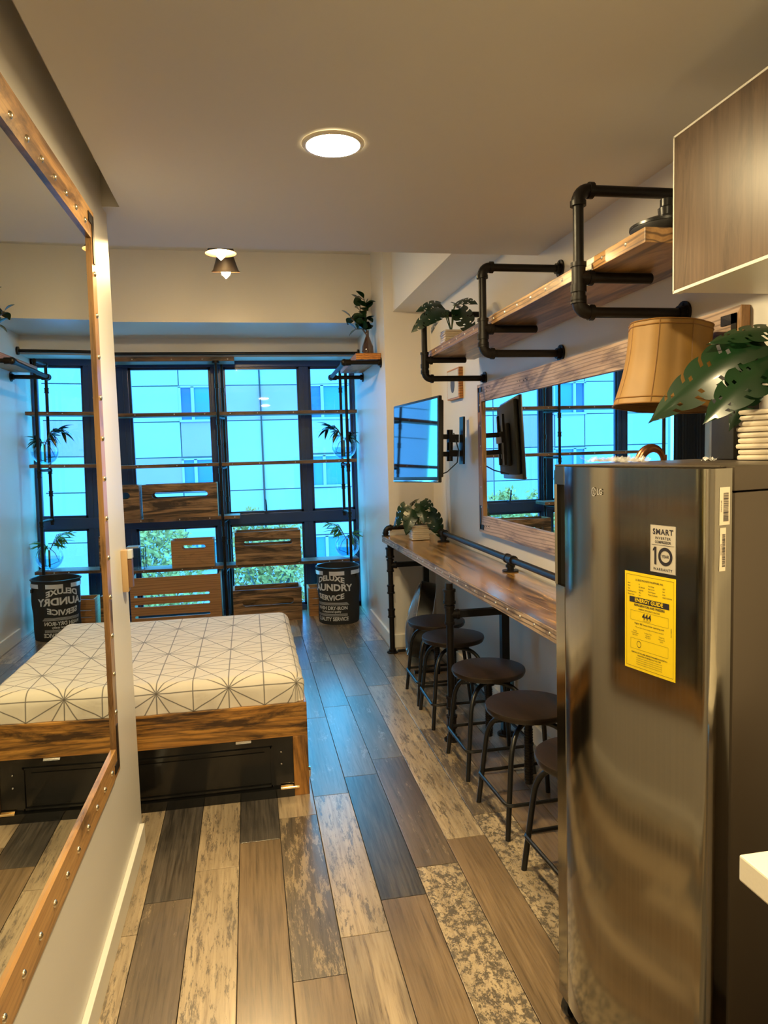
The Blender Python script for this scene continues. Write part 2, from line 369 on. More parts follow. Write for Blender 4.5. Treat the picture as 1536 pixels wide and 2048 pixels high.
def text2d(body, size, bold=0.0, sx=1.0, spacing=1.0, align='CENTER'):
    cu = bpy.data.curves.new('t', 'FONT'); cu.body = body; cu.size = size; cu.align_x = align; cu.align_y = 'CENTER'
    cu.offset = bold; cu.space_character = spacing; cu.resolution_u = 3
    ob = bpy.data.objects.new('t', cu); COL.objects.link(ob)
    dg = bpy.context.evaluated_depsgraph_get(); dg.update()
    me = bpy.data.meshes.new_from_object(ob.evaluated_get(dg))
    vs = [(v.co.x*sx, v.co.y) for v in me.vertices]; fs = [tuple(p.vertices) for p in me.polygons]
    bpy.data.objects.remove(ob); bpy.data.curves.remove(cu); bpy.data.meshes.remove(me)
    return vs, fs

def printed(name, items, fn, mat, parent):
    """items: flat shapes [(verts2d, faces)]; fn maps (u,v) to 3D"""
    V, F = [], []
    for vs, fs in items:
        o = len(V); V += [fn(u, v) for u, v in vs]; F += [tuple(i+o for i in f) for f in fs]
    me = bpy.data.meshes.new(name); me.from_pydata([tuple(v) for v in V], [], F); me.materials.append(mat)
    o = bpy.data.objects.new(name, me); COL.objects.link(o); o.parent = parent; return o

def rect2(u0, v0, u1, v1, n=1):
    vs, fs = [], []
    for i in range(n+1):
        u = u0+(u1-u0)*i/n; vs += [(u, v0), (u, v1)]
    for i in range(n): fs.append((2*i, 2*i+2, 2*i+3, 2*i+1))
    return vs, fs

def frame2(u0, v0, u1, v1, t, n=4):
    return [rect2(u0, v0, u1, v0+t, n), rect2(u0, v1-t, u1, v1, n), rect2(u0, v0, u0+t, v1), rect2(u1-t, v0, u1, v1)]

def shifted(tx, du, dv):
    vs, fs = tx; return [(a+du, b+dv) for a, b in vs], fs

# ------------------------------------------------------------------ room shell
CZ, UZ = 2.40, 3.075           # dropped ceiling, ceiling beyond it
XR, XL, XA = 1.38, -0.475, 1.03
YC, YW = 5.35, 6.95            # column face, window plane
struct('floor', G().box(-2.3, 1.5, -1.3, 7.3, -0.12, -0.012), plain('grout', (0.05, 0.045, 0.04), 0.8))
fl = bpy.data.objects['floor']
struct('ceiling', G().box(-0.415, 1.5, -1.3, 3.30, CZ, CZ+0.12).box(XL, -0.415, 2.80, 3.30, CZ, CZ+0.12).box(-2.3, XL, 2.885, 3.30, CZ, CZ+0.12).box(-0.6, 1.5, -1.3, 3.30, CZ+0.125, CZ+0.16), M['ceil'])
struct('ceiling_upper', G().box(-2.3, 1.5, 3.18, 7.1, UZ, UZ+0.12).box(-2.3, 1.5, 3.18, 3.30, CZ+0.12, UZ), M['ceil']).name = 'ceiling_far'
struct('wall_left', G().box(-2.3, XL, -1.3, 2.885, 0, UZ+0.1), M['wall'])
struct('wall_right', G().box(XR, XR+0.12, -1.3, YC+0.1, 0, UZ+0.1), M['wall'])
struct('wall_back', G().box(-0.6, 1.5, -1.42, -1.3, 0, UZ+0.1), M['wall'])
struct('wall_alcove', G().box(XA, XR+0.12, YC, 7.25, 0, UZ+0.1), M['wall'])
struct('wall_bedroom', G().box(-2.42, -2.3, 2.7, 7.1, 0, UZ+0.1), M['wall'])
struct('wall_window', G().box(-2.3, XA, 5.856, 6.65, 2.536, UZ).box(-2.3, XA, 6.65, 7.05, 2.375, UZ).box(-2.3, -1.85, 6.93, 7.05, 0, 2.375), M['wall'])
struct('trim_1', G().box(1.10, XR, 3.30, YC, 2.53, UZ), M['wall']).name = 'trim_1'     # beam along the right wall
# baseboards
struct('baseboard_left', G().box(XL, XL+0.018, -1.3, 2.84, 0, 0.085, bevel=0.003), M['base'])
struct('baseboard_alcove', G().box(XA-0.018, XA, YC-0.002, 6.30, 0, 0.10, bevel=0.003), M['base'])
struct('baseboard_column', G().box(XA, XR, YC-0.016, YC, 0, 0.10, bevel=0.003), M['base'])
struct('baseboard_right', G().box(XR-0.016, XR, 1.9, YC, 0, 0.10, bevel=0.003), M['base'])

# floor planks -----------------------------------------------------------
PW, PL, SH = 0.1567, 0.947, 0.1575
X0, B0 = -0.409, 2.44
KIND = {(0, 0): 'dark', (0, -1): 'brown', (-1, 0): 'cream', (-1, -1): 'cream', (1, 0): 'cream', (1, -1): 'cream', (2, 0): 'dark', (2, -1): 'oak',
        (3, 0): 'light', (3, -1): 'blotch', (3, -2): 'oak', (4, 0): 'grey', (4, -1): 'cream', (4, -2): 'light', (5, 0): 'grey', (5, -1): 'dark', (5, -2): 'oak',
        (6, 0): 'grey', (6, -1): 'brown', (6, -2): 'crack', (7, 0): 'cream', (7, -1): 'cream', (7, -2): 'oak', (8, -1): 'blotch', (8, -2): 'crack',
        (4, 1): 'grey', (5, 1): 'brown', (6, 1): 'oak', (7, 1): 'grey', (8, 0): 'cream', (8, 1): 'grey', (9, -1): 'brown', (9, 0): 'blotch', (9, -2): 'oak', (2, -2): 'cream', (1, -2): 'grey', (0, -2): 'oak'}
def plank_mesh(length):
    return G().box(-PW/2+0.0012, PW/2-0.0012, 0.0012, length-0.0012, -0.012, 0.0, bevel=0.0012).mesh('plank', PM['oak'])
full = plank_mesh(PL)
rk = random.Random(3)
for n in range(-1, 12):
    xc = X0+PW*(n+0.5)
    for m_ in range(-4, 6):
        y0 = B0+SH*n+PL*m_; y1 = y0+PL
        a, b_ = max(y0, -1.28), min(y1, 6.93)
        if b_-a < 0.05: continue
        kind = KIND.get((n, m_)) or rk.choice(['grey', 'oak', 'brown', 'cream', 'blotch', 'dark', 'grey', 'light'])
        me = full if b_-a > PL-0.001 else plank_mesh(b_-a)
        inst('plank', me, fl, (xc, a, 0), mat=PM[kind])
G().box(-2.28, -0.57, 2.89, 6.93, -0.012, 0.0).obj('plank_field', PM['brown'], fl)

# window -------------------------------------------------------------------
win = struct('window_1', G().box(-1.85, 1.03, 6.93, 7.03, 2.322, 2.375).box(-1.85, 1.03, 6.93, 7.03, 0, 0.045)
             .box(-1.85, -1.78, 6.93, 7.03, 0, 2.375).box(1.005, 1.03, 6.93, 7.03, 0, 2.375), M['navy'])
for x0, x1 in ((-1.135, -1.04), (-0.31, -0.20), (0.505, 0.592)):
    G().box(x0, x1, 6.94, 7.02, 0.045, 2.322, bevel=0.004).box((x0+x1)/2-0.004, (x0+x1)/2+0.004, 6.934, 6.94, 0.045, 2.322).obj('mullion', M['navy'], win)
G().box(-1.78, 1.005, 6.935, 7.0, 0.852, 0.95, bevel=0.004).obj('transom', M['navy'], win)
for x0, x1 in ((-1.78, -1.135), (-1.04, -0.31), (-0.20, 0.505), (0.592, 1.005)):
    for z0, z1 in ((0.045, 0.852), (0.95, 2.322)):
        t = 0.022
        G().box(x0, x1, 6.955, 6.99, z0, z0+t).box(x0, x1, 6.955, 6.99, z1-t, z1).box(x0, x0+t, 6.955, 6.99, z0, z1).box(x1-t, x1, 6.955, 6.99, z0, z1).obj('sash', M['navy2'], win)
        G().quad((x0, 6.975, z0), (x1, 6.975, z0), (x1, 6.975, z1), (x0, 6.975, z1)).obj('pane', M['winglass'], win)
G().box(0.13, 0.17, 6.90, 6.955, 0.955, 0.975).tube([(0.15, 6.91, 0.975), (0.15, 6.89, 1.03), (0.145, 6.895, 1.08)], 0.008).obj('latch', M['navy2'], win)

# ------------------------------------------------------------------ outside
YB = 17.0
bld = thing('building', 'pale panelled apartment facade with blue windows across from the room', 'building', (0, YB, -6))
zb = 6.0
XS = [-7.6, -5.9, -3.75, -1.50, 0.33, 1.42, 3.7, 6.2, 8.4]
ZS = [-5.8, -3.3, -2.6, -1.05, -0.42, 0.72, 1.45, 3.12, 4.4, 6.0, 9.0]
G().box(-8, 9, 0.06, 0.4, 0, 10.8).obj('wall', plain('facade_joint', (0.16, 0.17, 0.18), 0.9), bld)
grey = {(2, 5): 1, (3, 6): 2, (4, 7): 1}
wins = {}
for (x0, x1) in ((-1.45, -0.62), (1.48, 2.35), (-5.6, -4.8), (4.6, 5.4)):
    for (z0, z1) in ((2.32, 3.08), (0.74, 1.45), (-1.05, -0.45), (3.97, 4.7)):
        wins[(x0, z0)] = (x0, x1, z0, z1)
def panel(x0, x1, z0, z1, mt):
    if x1-x0 < 0.03 or z1-z0 < 0.03: return
    G().box(x0+0.012, x1-0.012, 0, 0.07, z0+zb+0.012, z1+zb-0.012).obj('panel', mt, bld)
ROWS = [(-5.9, -3.4, 0), (-3.4, -1.05, 0), (-1.05, -0.42, 1), (-0.42, 0.70, 0), (0.70, 1.50, 1), (1.50, 2.30, 0), (2.30, 3.10, 1), (3.10, 3.95, 0), (3.95, 4.75, 1)]
CUTS = [(-7.9, -5.6), (-5.6, -4.8), (-4.8, -3.2), (-3.2, -1.47), (-1.47, -0.62), (-0.62, 0.33), (0.33, 1.46), (1.46, 2.35), (2.35, 4.6), (4.6, 5.4), (5.4, 8.9)]
WC = {1, 4, 7, 9}
for z0, z1, band in ROWS:
    zt_ = z1
    for i, (x0, x1) in enumerate(CUTS):
        z1 = zt_
        if band and i in WC: continue
        if i in (5, 6) and z0 == 0.70: z1 = 2.30
        if i in (5, 6) and z0 == 1.50: continue
        g = (i in (5, 6) and z0 == 2.30) or (i == 4 and z0 == 1.50) or (i == 3 and z0 == 0.70) or (i in (2, 8) and z0 == 1.50)
        panel(x0, x1, z0, z1, M['concrete_g'] if g else M['concrete'])
for k in sorted(wins):
    x0, x1, z0, z1 = wins[k]
    wf = G().box(x0-0.03, x1+0.03, -0.04, 0.06, z0+zb-0.03, z0+zb+0.02).box(x0-0.03, x1+0.03, -0.02, 0.06, z1+zb-0.02, z1+zb+0.02)\
        .box(x0-0.03, x0+0.02, -0.02, 0.06, z0+zb, z1+zb).box(x0+0.24, x0+0.31, -0.02, 0.06, z0+zb, z1+zb).box(x1-0.01, x1+0.03, -0.02, 0.06, z0+zb, z1+zb).obj('window', M['concrete'], bld)
    hi = z0 > 2
    G().box(x0, x0+0.27, 0.03, 0.05, z0+zb, z1+zb).obj('pane', M['fac_glass2'] if hi else M['fac_glass'], wf)
    G().box(x0+0.28, x1, 0.03, 0.05, z0+zb, z1+zb).obj('pane', M['fac_glass'], wf)
G().tube([(0.31, -0.05, 10.8), (0.34, -0.05, 8), (0.36, -0.05, 3), (0.36, -0.05, 0)], 0.018).obj('downpipe', M['steel_black'], bld)
struct('ground_outside', G().box(-15, 15, 7.6, 22, -6.1, -6.0), M['ground'])
def tree(x, y, ztop, rx, label, seed, n=3400):
    t = thing('tree', label, 'tree', (x, y, -6), group=None)
    rr = random.Random(seed); b = bmesh.new()
    H = ztop+6
    for i in range(n):
        a = rr.uniform(0, 2*PI); u = rr.random()**0.5; h = rr.uniform(-1, 1)
        rad = rx*u*math.sqrt(max(0, 1-h*h*0.8))
        c = Vector((rad*math.cos(a), rad*math.sin(a)*0.7, H-0.95+h*0.9+0.18*math.sin(a*3+x)+0.25*noise.noise(Vector((rad*math.cos(a)*2+x, rad*math.sin(a)*2, h)))))
        s = rr.uniform(0.035, 0.07); d = Vector((rr.uniform(-1, 1), rr.uniform(-1, 1), rr.uniform(-1, 1))).normalized(); e = d.orthogonal().normalized()
        vs = [b.verts.new(c+d*s), b.verts.new(c+e*s*.45), b.verts.new(c-d*s), b.verts.new(c-e*s*.45)]
        b.faces.new(vs)
    me = bpy.data.meshes.new('foliage'); b.to_mesh(me); b.free(); me.materials.append(M['tree_leaf'])
    o = bpy.data.objects.new('foliage', me); COL.objects.link(o); o.parent = t; o['kind'] = 'stuff'
    g = G().tube([(0, 0, 0), (0.05, 0, H-2.5), (0.1, 0, H-1.6)], 0.09, radii=[0.12, 0.09, 0.06])
    for k in range(9):
        a = rr.uniform(0, 2*PI); g.tube([(0.1, 0, H-1.9), (rx*.4*math.cos(a), rx*.3*math.sin(a), H-1.2), (rx*.75*math.cos(a), rx*.5*math.sin(a), H-0.5+rr.uniform(-.3, .2))], 0.02, radii=[0.03, 0.018, 0.008], seg=6)
    g.obj('trunk', M['bark'], t)
tree(-1.85, 12.0, 0.62, 1.15, 'leafy tree outside behind the small crate, fullest crown at left', 1, 5200)
tree(0.25, 12.6, 0.46, 0.85, 'leafy tree outside behind the two crates right of the centre post', 2, 3800)
tree(-4.4, 12.6, 0.55, 1.1, 'leafy tree outside beyond the left end of the window', 5)

# ------------------------------------------------------------------ pipe parts
def elbow(p, d1, d2, r, parent, mat=None):
    """cast elbow fitting joining direction d1 and d2 (unit vectors pointing away from the corner)"""
    d1, d2, p = Vector(d1), Vector(d2), Vector(p); R = r*2.1
    g = G(); c = p+(d1+d2)*R; pts = []
    for k in range(7):
        a = k/6*PI/2; pts.append(c - d2*R*math.cos(a) - d1*R*math.sin(a))
    g.tube(pts, r*1.28, 12)
    for d in (d1, d2): g.cyl(p+d*R*0.95, p+d*(R*0.95+r*0.9), r*1.5, 14)
    return g.obj('elbow', mat or M['pipe'], parent, True)
def tee(p, along, out, r, parent):
    p, a, o = Vector(p), Vector(along), Vector(out); g = G()
    g.cyl(p-a*r*2.4, p+a*r*2.4, r*1.3, 14).cyl(p-a*r*2.7, p-a*r*1.9, r*1.5, 14).cyl(p+a*r*1.9, p+a*r*2.7, r*1.5, 14)
    g.cyl(p, p+o*r*2.4, r*1.3, 14).cyl(p+o*r*1.9, p+o*r*2.7, r*1.5, 14)
    return g.obj('tee', M['pipe'], parent, True)
def coupling(p, a, r, parent, name='coupling'):
    p, a = Vector(p), Vector(a); return G().cyl(p-a*r*1.4, p+a*r*1.4, r*1.28, 14).cyl(p-a*r*1.7, p-a*r*1.1, r*1.5, 14).cyl(p+a*r*1.1, p+a*r*1.7, r*1.5, 14).obj(name, M['pipe'], parent, True)
def flange(p, n, r, parent, R=None):
    p, n = Vector(p), Vector(n); R = R or r*2.5
    g = G().cyl(p, p+n*r*0.45, R, 20).cyl(p, p+n*r*1.5, r*1.4, 14)
    o = n.orthogonal().normalized(); q = n.cross(o)
    for k in range(4):
        a = PI/4+k*PI/2; c = p+(o*math.cos(a)+q*math.sin(a))*R*0.74; g.cyl(c, c+n*(r*0.45+0.003), R*0.11, 8)
    return g.obj('flange', M['pipe'], parent, True)
def pipe(p0, p1, r, parent, name='pipe'):
    return G().cyl(p0, p1, r, 14).obj(name, M['pipe'], parent, True)

def spline(pts, n=6):
    pts = [Vector(p) for p in pts]; P = [pts[0]]+pts+[pts[-1]]; out = []
    for i in range(1, len(P)-2):
        for k in range(n):
            t = k/n; a, b, c, d = P[i-1], P[i], P[i+1], P[i+2]
            out.append(0.5*((2*b)+(c-a)*t+(2*a-5*b+4*c-d)*t*t+(3*b-a-3*c+d)*t**3))
    return out+[pts[-1]]
# right wall shelf brackets and shelf
SXB = 1.02
def wall_bracket(y, label):
    r = 0.0165; t = thing('pipe_bracket', label, 'bracket', (XR, y, 1.91), group='pipe brackets of the upper shelf')
    x = SXB-XR; zt, zm = 0.365, 0.105
    pipe((x+r*2, 0, zt), (0, 0, zt), r, t); pipe((x+r*2, 0, 0), (0, 0, 0), r, t); pipe((x, 0, r*2), (x, 0, zt-r*2), r, t)
    elbow((x, 0, zt), (1, 0, 0), (0, 0, -1), r, t); elbow((x, 0, 0), (1, 0, 0), (0, 0, 1), r, t)
    tee((x, 0, zm), (0, 0, 1), (1, 0, 0), r, t); coupling((x, 0, zm-0.05), (0, 0, 1), r, t)
    G().cyl((x+r*2, 0, zm), (x+0.24, 0, zm), r, 14).sph((x+0.24, 0, zm), r*1.02, 12, (0.5, 1, 1)).obj('support_arm', M['pipe'], t, True)
    flange((0, 0, zt), (-1, 0, 0), r, t, 0.038); flange((0, 0, 0), (-1, 0, 0), r, t, 0.038)
    return t
wall_bracket(2.12, 'large black pipe bracket nearest the wall cabinet')
wall_bracket(3.04, 'middle black pipe bracket holding the long upper shelf')
wall_bracket(4.09, 'farthest black pipe bracket, around the potted monstera')
sh = thing('wall_shelf', 'long scorched wooden shelf board on black pipe brackets', 'shelf', (1.20, 1.80, 2.032))
G().box(-0.145, 0.155, 0.0, 2.40, 0, 0.04, bevel=0.002).obj('board', M['wood_upper'], sh)
nail_me = G().sph((0, 0, 0), 0.006, 8, (0.6, 1, 1)).mesh('nail', M['nail'], True)
for k in range(17): inst('nail', nail_me, sh, (-0.145, 0.10+k*0.138, 0.022))

# corner shelf by the window on the alcove wall
cs = thing('corner_shelf', 'small shelf with orange-brown end grain on a black pipe frame by the window', 'shelf', (XA, 5.51, 2.16))
r = 0.017
pipe((-0.26, 0, 0.02), (0, 0, 0.02), r, cs); pipe((-0.26, 0.89, 0.0), (0, 0.89, 0.0), r, cs)
G().cyl((-0.285, 0.03, 0.019), (-0.285, 0.86, 0.001), r, 14).obj('pipe', M['pipe'], cs, True)
G().sph((-0.285, 0, 0.02), 0.027).cyl((-0.285, 0, 0.02), (-0.285, 0.05, 0.02), 0.024).cyl((-0.285, 0, 0.02), (-0.235, 0, 0.02), 0.024).obj('elbow', M['pipe'], cs, True)
G().sph((-0.285, 0.89, 0.0), 0.027).cyl((-0.285, 0.89, 0), (-0.285, 0.84, 0), 0.024).cyl((-0.285, 0.89, 0), (-0.235, 0.89, 0), 0.024).obj('elbow', M['pipe'], cs, True)
flange((0, 0, 0.02), (-1, 0, 0), r, cs, 0.04); flange((0, 0.89, 0), (-1, 0, 0), r, cs, 0.04)
G().box(-0.195, -0.003, -0.02, 0.93, 0.040, 0.088, bevel=0.002).obj('board', M['wood_orange'], cs)

# ------------------------------------------------------------------ curtain rod and curtain
rod = thing('curtain_rod', 'black curtain rod across the top of the window', 'rod', (0, 6.58, 2.395))
G().cyl((-2.29, 0, 0), (XA-0.001, 0, 0), 0.014, 12).obj('rod', M['steel_black'], rod, True)
G().cyl((XA-0.016, 0, 0), (XA-0.001, 0, 0), 0.035, 18).obj('end_flange', M['steel_black'], rod, True)
ct = thing('curtain', 'dark navy curtain gathered at the left end of the window', 'curtain', (-1.62, 6.58, 0.03))
g = G(); N = 44; A, Bv = [], []
for k in range(N+1):
    x = -0.17+0.34*k/N; y = 0.028*math.sin(k*1.5); A.append(g.b.verts.new((x, y, 0))); Bv.append(g.b.verts.new((x, y*0.6, 2.33)))
for k in range(N): g.b.faces.new((A[k], A[k+1], Bv[k+1], Bv[k]))
g.obj('cloth', M['curtain'], ct, True)
gg = G()
for k in range(6):
    x = -0.15+k*0.06; gg.tube([(x, 0.022*math.cos(a), 2.365+0.022*math.sin(a)) for a in [i*PI/6 for i in range(12)]], 0.003, 6, True)
gg.obj('curtain_rings', M['steel_black'], ct, True)

# ------------------------------------------------------------------ window shelving
ws = thing('window_shelving', 'black pipe shelving with scorched boards in front of the window', 'shelving', (0, 6.62, 0))
BD = 0.23
def board(x0, x1, z0, z1, y0=0.0, y1=BD):
    b = G().box(x0, x1, y0, y1, z0, z1, bevel=0.002).obj('shelf_board', M['wood_shelf'], ws)
    return b
board(-1.15, -0.085, 2.335, 2.372)
board(-1.15, 1.0, 1.862, 1.892); board(-1.15, 0.985, 1.412, 1.442); board(-1.45, -0.095, 0.935, 0.965); board(-1.15, 0.98, 0.488, 0.515)
for z in (2.353, 1.877, 1.427, 0.95, 0.502):
    for x in (-0.95, -0.62, -0.36, -0.14):
        inst('nail', nail_me, ws, (x, -0.001, z), (0, 0, PI/2))
    if z not in (2.353, 0.95):
        for x in (0.1, 0.42, 0.7, 0.82): inst('nail', nail_me, ws, (x, -0.001, z), (0, 0, PI/2))
r = 0.0135
def post(x, y, z0, z1, zs=()):
    pipe((x, y, z0), (x, y, z1), r, ws, 'post')
    for z in zs: coupling((x, y, z), (0, 0, 1), r, ws)
post(-0.245, -0.02, 0.012, 2.335, (2.12, 1.80, 1.62, 1.37, 1.17, 0.90, 0.76, 0.46))
post(-0.205, 0.25, 0.012, 2.335, (2.1, 1.6, 1.1, 0.7))
post(0.90, -0.025, 0.012, 2.315, (1.35, 0.93))
post(0.885, 0.25, 0.9, 2.315, (2.09, 1.38, 1.18, 0.95))
for x0, x1 in ((0.90, 0.885),):
    for z in (2.315, 1.385, 0.945):
        G().tube([(x0, -0.025, z), (x0, 0.0, z+0.004), (x1, 0.23, z+0.004), (x1, 0.25, z)], 0.0125, 10).obj('crosspipe', M['pipe'], ws, True)
        G().sph((x0, -0.025, z), 0.021).sph((x1, 0.25, z), 0.021).obj('elbow', M['pipe'], ws, True)
for z in (1.845, 1.395, 0.915, 0.47):
    G().tube([(-0.245, -0.02, z), (-0.235, 0.0, z), (-0.21, 0.23, z), (-0.205, 0.25, z)], 0.0125, 10).obj('crosspipe', M['pipe'], ws, True)
flange((-0.245, -0.02, 0), (0, 0, 1), r, ws); flange((-0.205, 0.25, 0), (0, 0, 1), r, ws); flange((0.90, -0.025, 0), (0, 0, 1), r, ws)
G().cyl((-0.245, -0.02, 2.315), (-0.245, -0.02, 2.335), 0.035, 16).obj('flange', M['pipe'], ws, True)

# ------------------------------------------------------------------ crates
def slot_board(x0, x1, z0, z1, y0, y1, slots, mat, parent, name='front_board'):
    """upright board with rounded slots cut right through"""
    b = bmesh.new()
    def loop(pts, y): return [b.verts.new((x, y, z)) for x, z in pts]
    outer = [(x0, z0), (x1, z0), (x1, z1), (x0, z1)]
    loops = [outer]
    for sx0, sx1, sz0, sz1 in slots:
        rr = (sz1-sz0)/2; pts = []
        for k in range(7): a = -PI/2+PI*k/6; pts.append((sx1-rr+rr*math.cos(a), (sz0+sz1)/2+rr*math.sin(a)))
        for k in range(7): a = PI/2+PI*k/6; pts.append((sx0+rr+rr*math.cos(a), (sz0+sz1)/2+rr*math.sin(a)))
        loops.append(pts)
    for y in (y0, y1):
        es = []; vs_all = []
        for pts in loops:
            vs = loop(pts, y); vs_all.append(vs)
            for i in range(len(vs)): es.append(b.edges.new((vs[i], vs[(i+1) % len(vs)])))
        bmesh.ops.triangle_fill(b, edges=es, use_beauty=True)
        if y == y0: va = vs_all
        else: vb = vs_all
    for p, q in zip(va, vb):
        n = len(p)
        for i in range(n): b.faces.new((p[i], p[(i+1) % n], q[(i+1) % n], q[i]))
    g = G(); g.b.free(); g.b = b
    return g.obj(name, mat, parent)
def crate(x0, x1, z0, h, d, mat, label, slots, y=6.60, ycross=None, group='wooden crates on the window shelving', back_slots=None):
    w_ = x1-x0; t = thing('wooden_crate', label, 'crate', ((x0+x1)/2, y, z0), group=group)
    a = -w_/2; b = w_/2; th = 0.014
    slot_board(a, b, 0, h, 0, th, [(a+s0*w_, a+s1*w_, v0*h, v1*h) for s0, s1, v0, v1 in slots], mat, t)
    bs = back_slots if back_slots is not None else slots
    if bs is not False: slot_board(a, b, 0, h, d-th, d, [(a+s0*w_, a+s1*w_, v0*h, v1*h) for s0, s1, v0, v1 in bs], mat, t, 'back_board')
    G().box(a, a+th, th, d-th, 0, h).obj('side_board', M['wood_crate_y'], t)
    G().box(b-th, b, th, d-th, 0, h).obj('side_board', M['wood_crate_y'], t)
    G().box(a+th, b-th, th, d-th, 0.0, 0.012).obj('bottom_board', M['wood_crate_y'], t)
    return t
slot1 = [(0.12, 0.88, 0.60, 0.80)]
crate(-0.93, -0.285, 0.966, 0.30, 0.2, M['wood_crate'], 'scorched crate with long handle slot on the shelf left of the centre post', [(0.13, 0.87, 0.60, 0.76)], y=6.63)
crate(-1.60, -0.955, 0.966, 0.30, 0.2, M['wood_crate'], 'scorched crate mostly hidden by the wall, beside the long-slot crate', slot1, y=6.63)
crate(-0.705, -0.335, 0.516, 0.245, 0.21, M['wood_crate_b'], 'small plain brown crate with short handle slot left of the centre post', [(0.24, 0.80, 0.66, 0.82)], y=6.61, back_slots=[(0.24, 0.80, 0.62, 0.78)])
crate(-0.15, 0.440, 0.516, 0.295, 0.22, M['wood_crate'], 'long knotty crate with handle slot on the shelf right of the centre post', [(0.13, 0.87, 0.58, 0.72)], y=6.60)
crate(-1.05, -0.285, 0.0, 0.47, 0.3, M['wood_crate_b'], 'large brown crate with three long gaps on the floor left of the post', [(0.04, 0.87, 0.63, 0.675), (0.04, 0.87, 0.455, 0.50), (0.04, 0.87, 0.25, 0.295)], y=6.46, group='wooden crates on the floor', back_slots=False)
crate(-0.185, 0.425, 0.0, 0.30, 0.27, M['wood_crate'], 'dark-edged scorched crate on the floor, just right of the centre post', [(0.13, 0.88, 0.52, 0.72)], y=6.50, group='wooden crates on the floor', back_slots=[])
crate(0.495, 0.80, 0.0, 0.26, 0.22, M['wood_crate_b'], 'small pale crate on the floor half hidden by the laundry basket', [(0.1, 0.9, 0.62, 0.66), (0.1, 0.9, 0.38, 0.42)], y=6.615, group='wooden crates on the floor')

# glass lantern on the low shelf
gl = thing('glass_lantern', 'small clear glass lantern with black wire edges on the low shelf', 'lantern', (-1.02, 6.73, 0.5155))
g = G()
for sx in (-.07, .07):
    for sy_ in (-.07, .07): g.tube([(sx, sy_, 0), (sx, sy_, 0.19)], 0.003, 6)
for z in (0.003, 0.1, 0.19): g.tube([(-.07, -.07, z), (.07, -.07, z), (.07, .07, z), (-.07, .07, z)], 0.003, 6, True)
g.obj('wire_frame', M['steel_black'], gl)
G().box(-.068, .068, -.068, .068, 0.004, 0.188).obj('glass', M['globe'], gl)
G().box(-.075, .03, -.06, .05, 0.192, 0.205, bevel=0.003).obj('lid', M['outlet'], gl)

# ------------------------------------------------------------------ leaf meshes
def leaf_mesh(name, L, W, mat, pts=9, droop=0.25, pinch=1.0, tip=1.6):
    g = G(); rows = []
    for i in range(pts+1):
        t = i/pts; w_ = W/2*(math.sin(PI*min(1, t**pinch))**0.8)*(1-0.25*t) if 0 < i < pts else 0.0006
        z = -droop*L*t*t; x = L*t
        rows.append((g.b.verts.new((x, -w_, z+w_*0.35)), g.b.verts.new((x, 0, z)), g.b.verts.new((x, w_, z+w_*0.35))))
    for p, q in zip(rows, rows[1:]):
        g.b.faces.new((p[0], q[0], q[1], p[1])); g.b.faces.new((p[1], q[1], q[2], p[2]))
    return g.mesh(name, mat, True, 180)
def monstera_mesh(L, W, mat, droop=0.35, cuts=5, holes=True):
    """split leaf: lobes between cuts running in from the edge, a row of holes by the midrib"""
    g = G()
    def P(x, y):
        return (x, y, -droop*L*(x/L)**2 - 0.10*abs(y)/W*L + 0.02*L)
    for s in (-1, 1):
        q = 6; n = cuts*q
        def wid(t): return W/2*(math.sin(PI*(0.10+0.90*t)**0.75)**0.7) if t < 1 else 0.001
        def V_(t, f, back): return g.b.verts.new(P(L*t-back*L*(1-0.6*t), s*f*wid(t)))
        mid = [g.b.verts.new(P(L*i/n, 0)) for i in range(n+1)]
        inn = [V_(i/n, 0.26, 0.0) for i in range(n+1)]
        in2 = [V_(i/n, 0.46, 0.02) for i in range(n+1)]
        out = []; top = []
        for i in range(n+1):
            ph = (i % q)/(q-1); lobe = math.sin(PI*(0.12+0.76*min(1, ph)))**0.5
            top.append(V_(i/n, 0.74+0.08*lobe, 0.06)); out.append(V_(i/n, 0.80+0.20*lobe, 0.10))
        for i in range(n):
            g.b.faces.new((mid[i], mid[i+1], inn[i+1], inn[i]))
            if not (holes and i % q == 3 and q < i < n-q): g.b.faces.new((inn[i], inn[i+1], in2[i+1], in2[i]))
            if i % q != q-1 or i > n-q:
                g.b.faces.new((in2[i], in2[i+1], top[i+1], top[i])); g.b.faces.new((top[i], top[i+1], out[i+1], out[i]))
    return g.mesh('leaf', mat, True, 180)

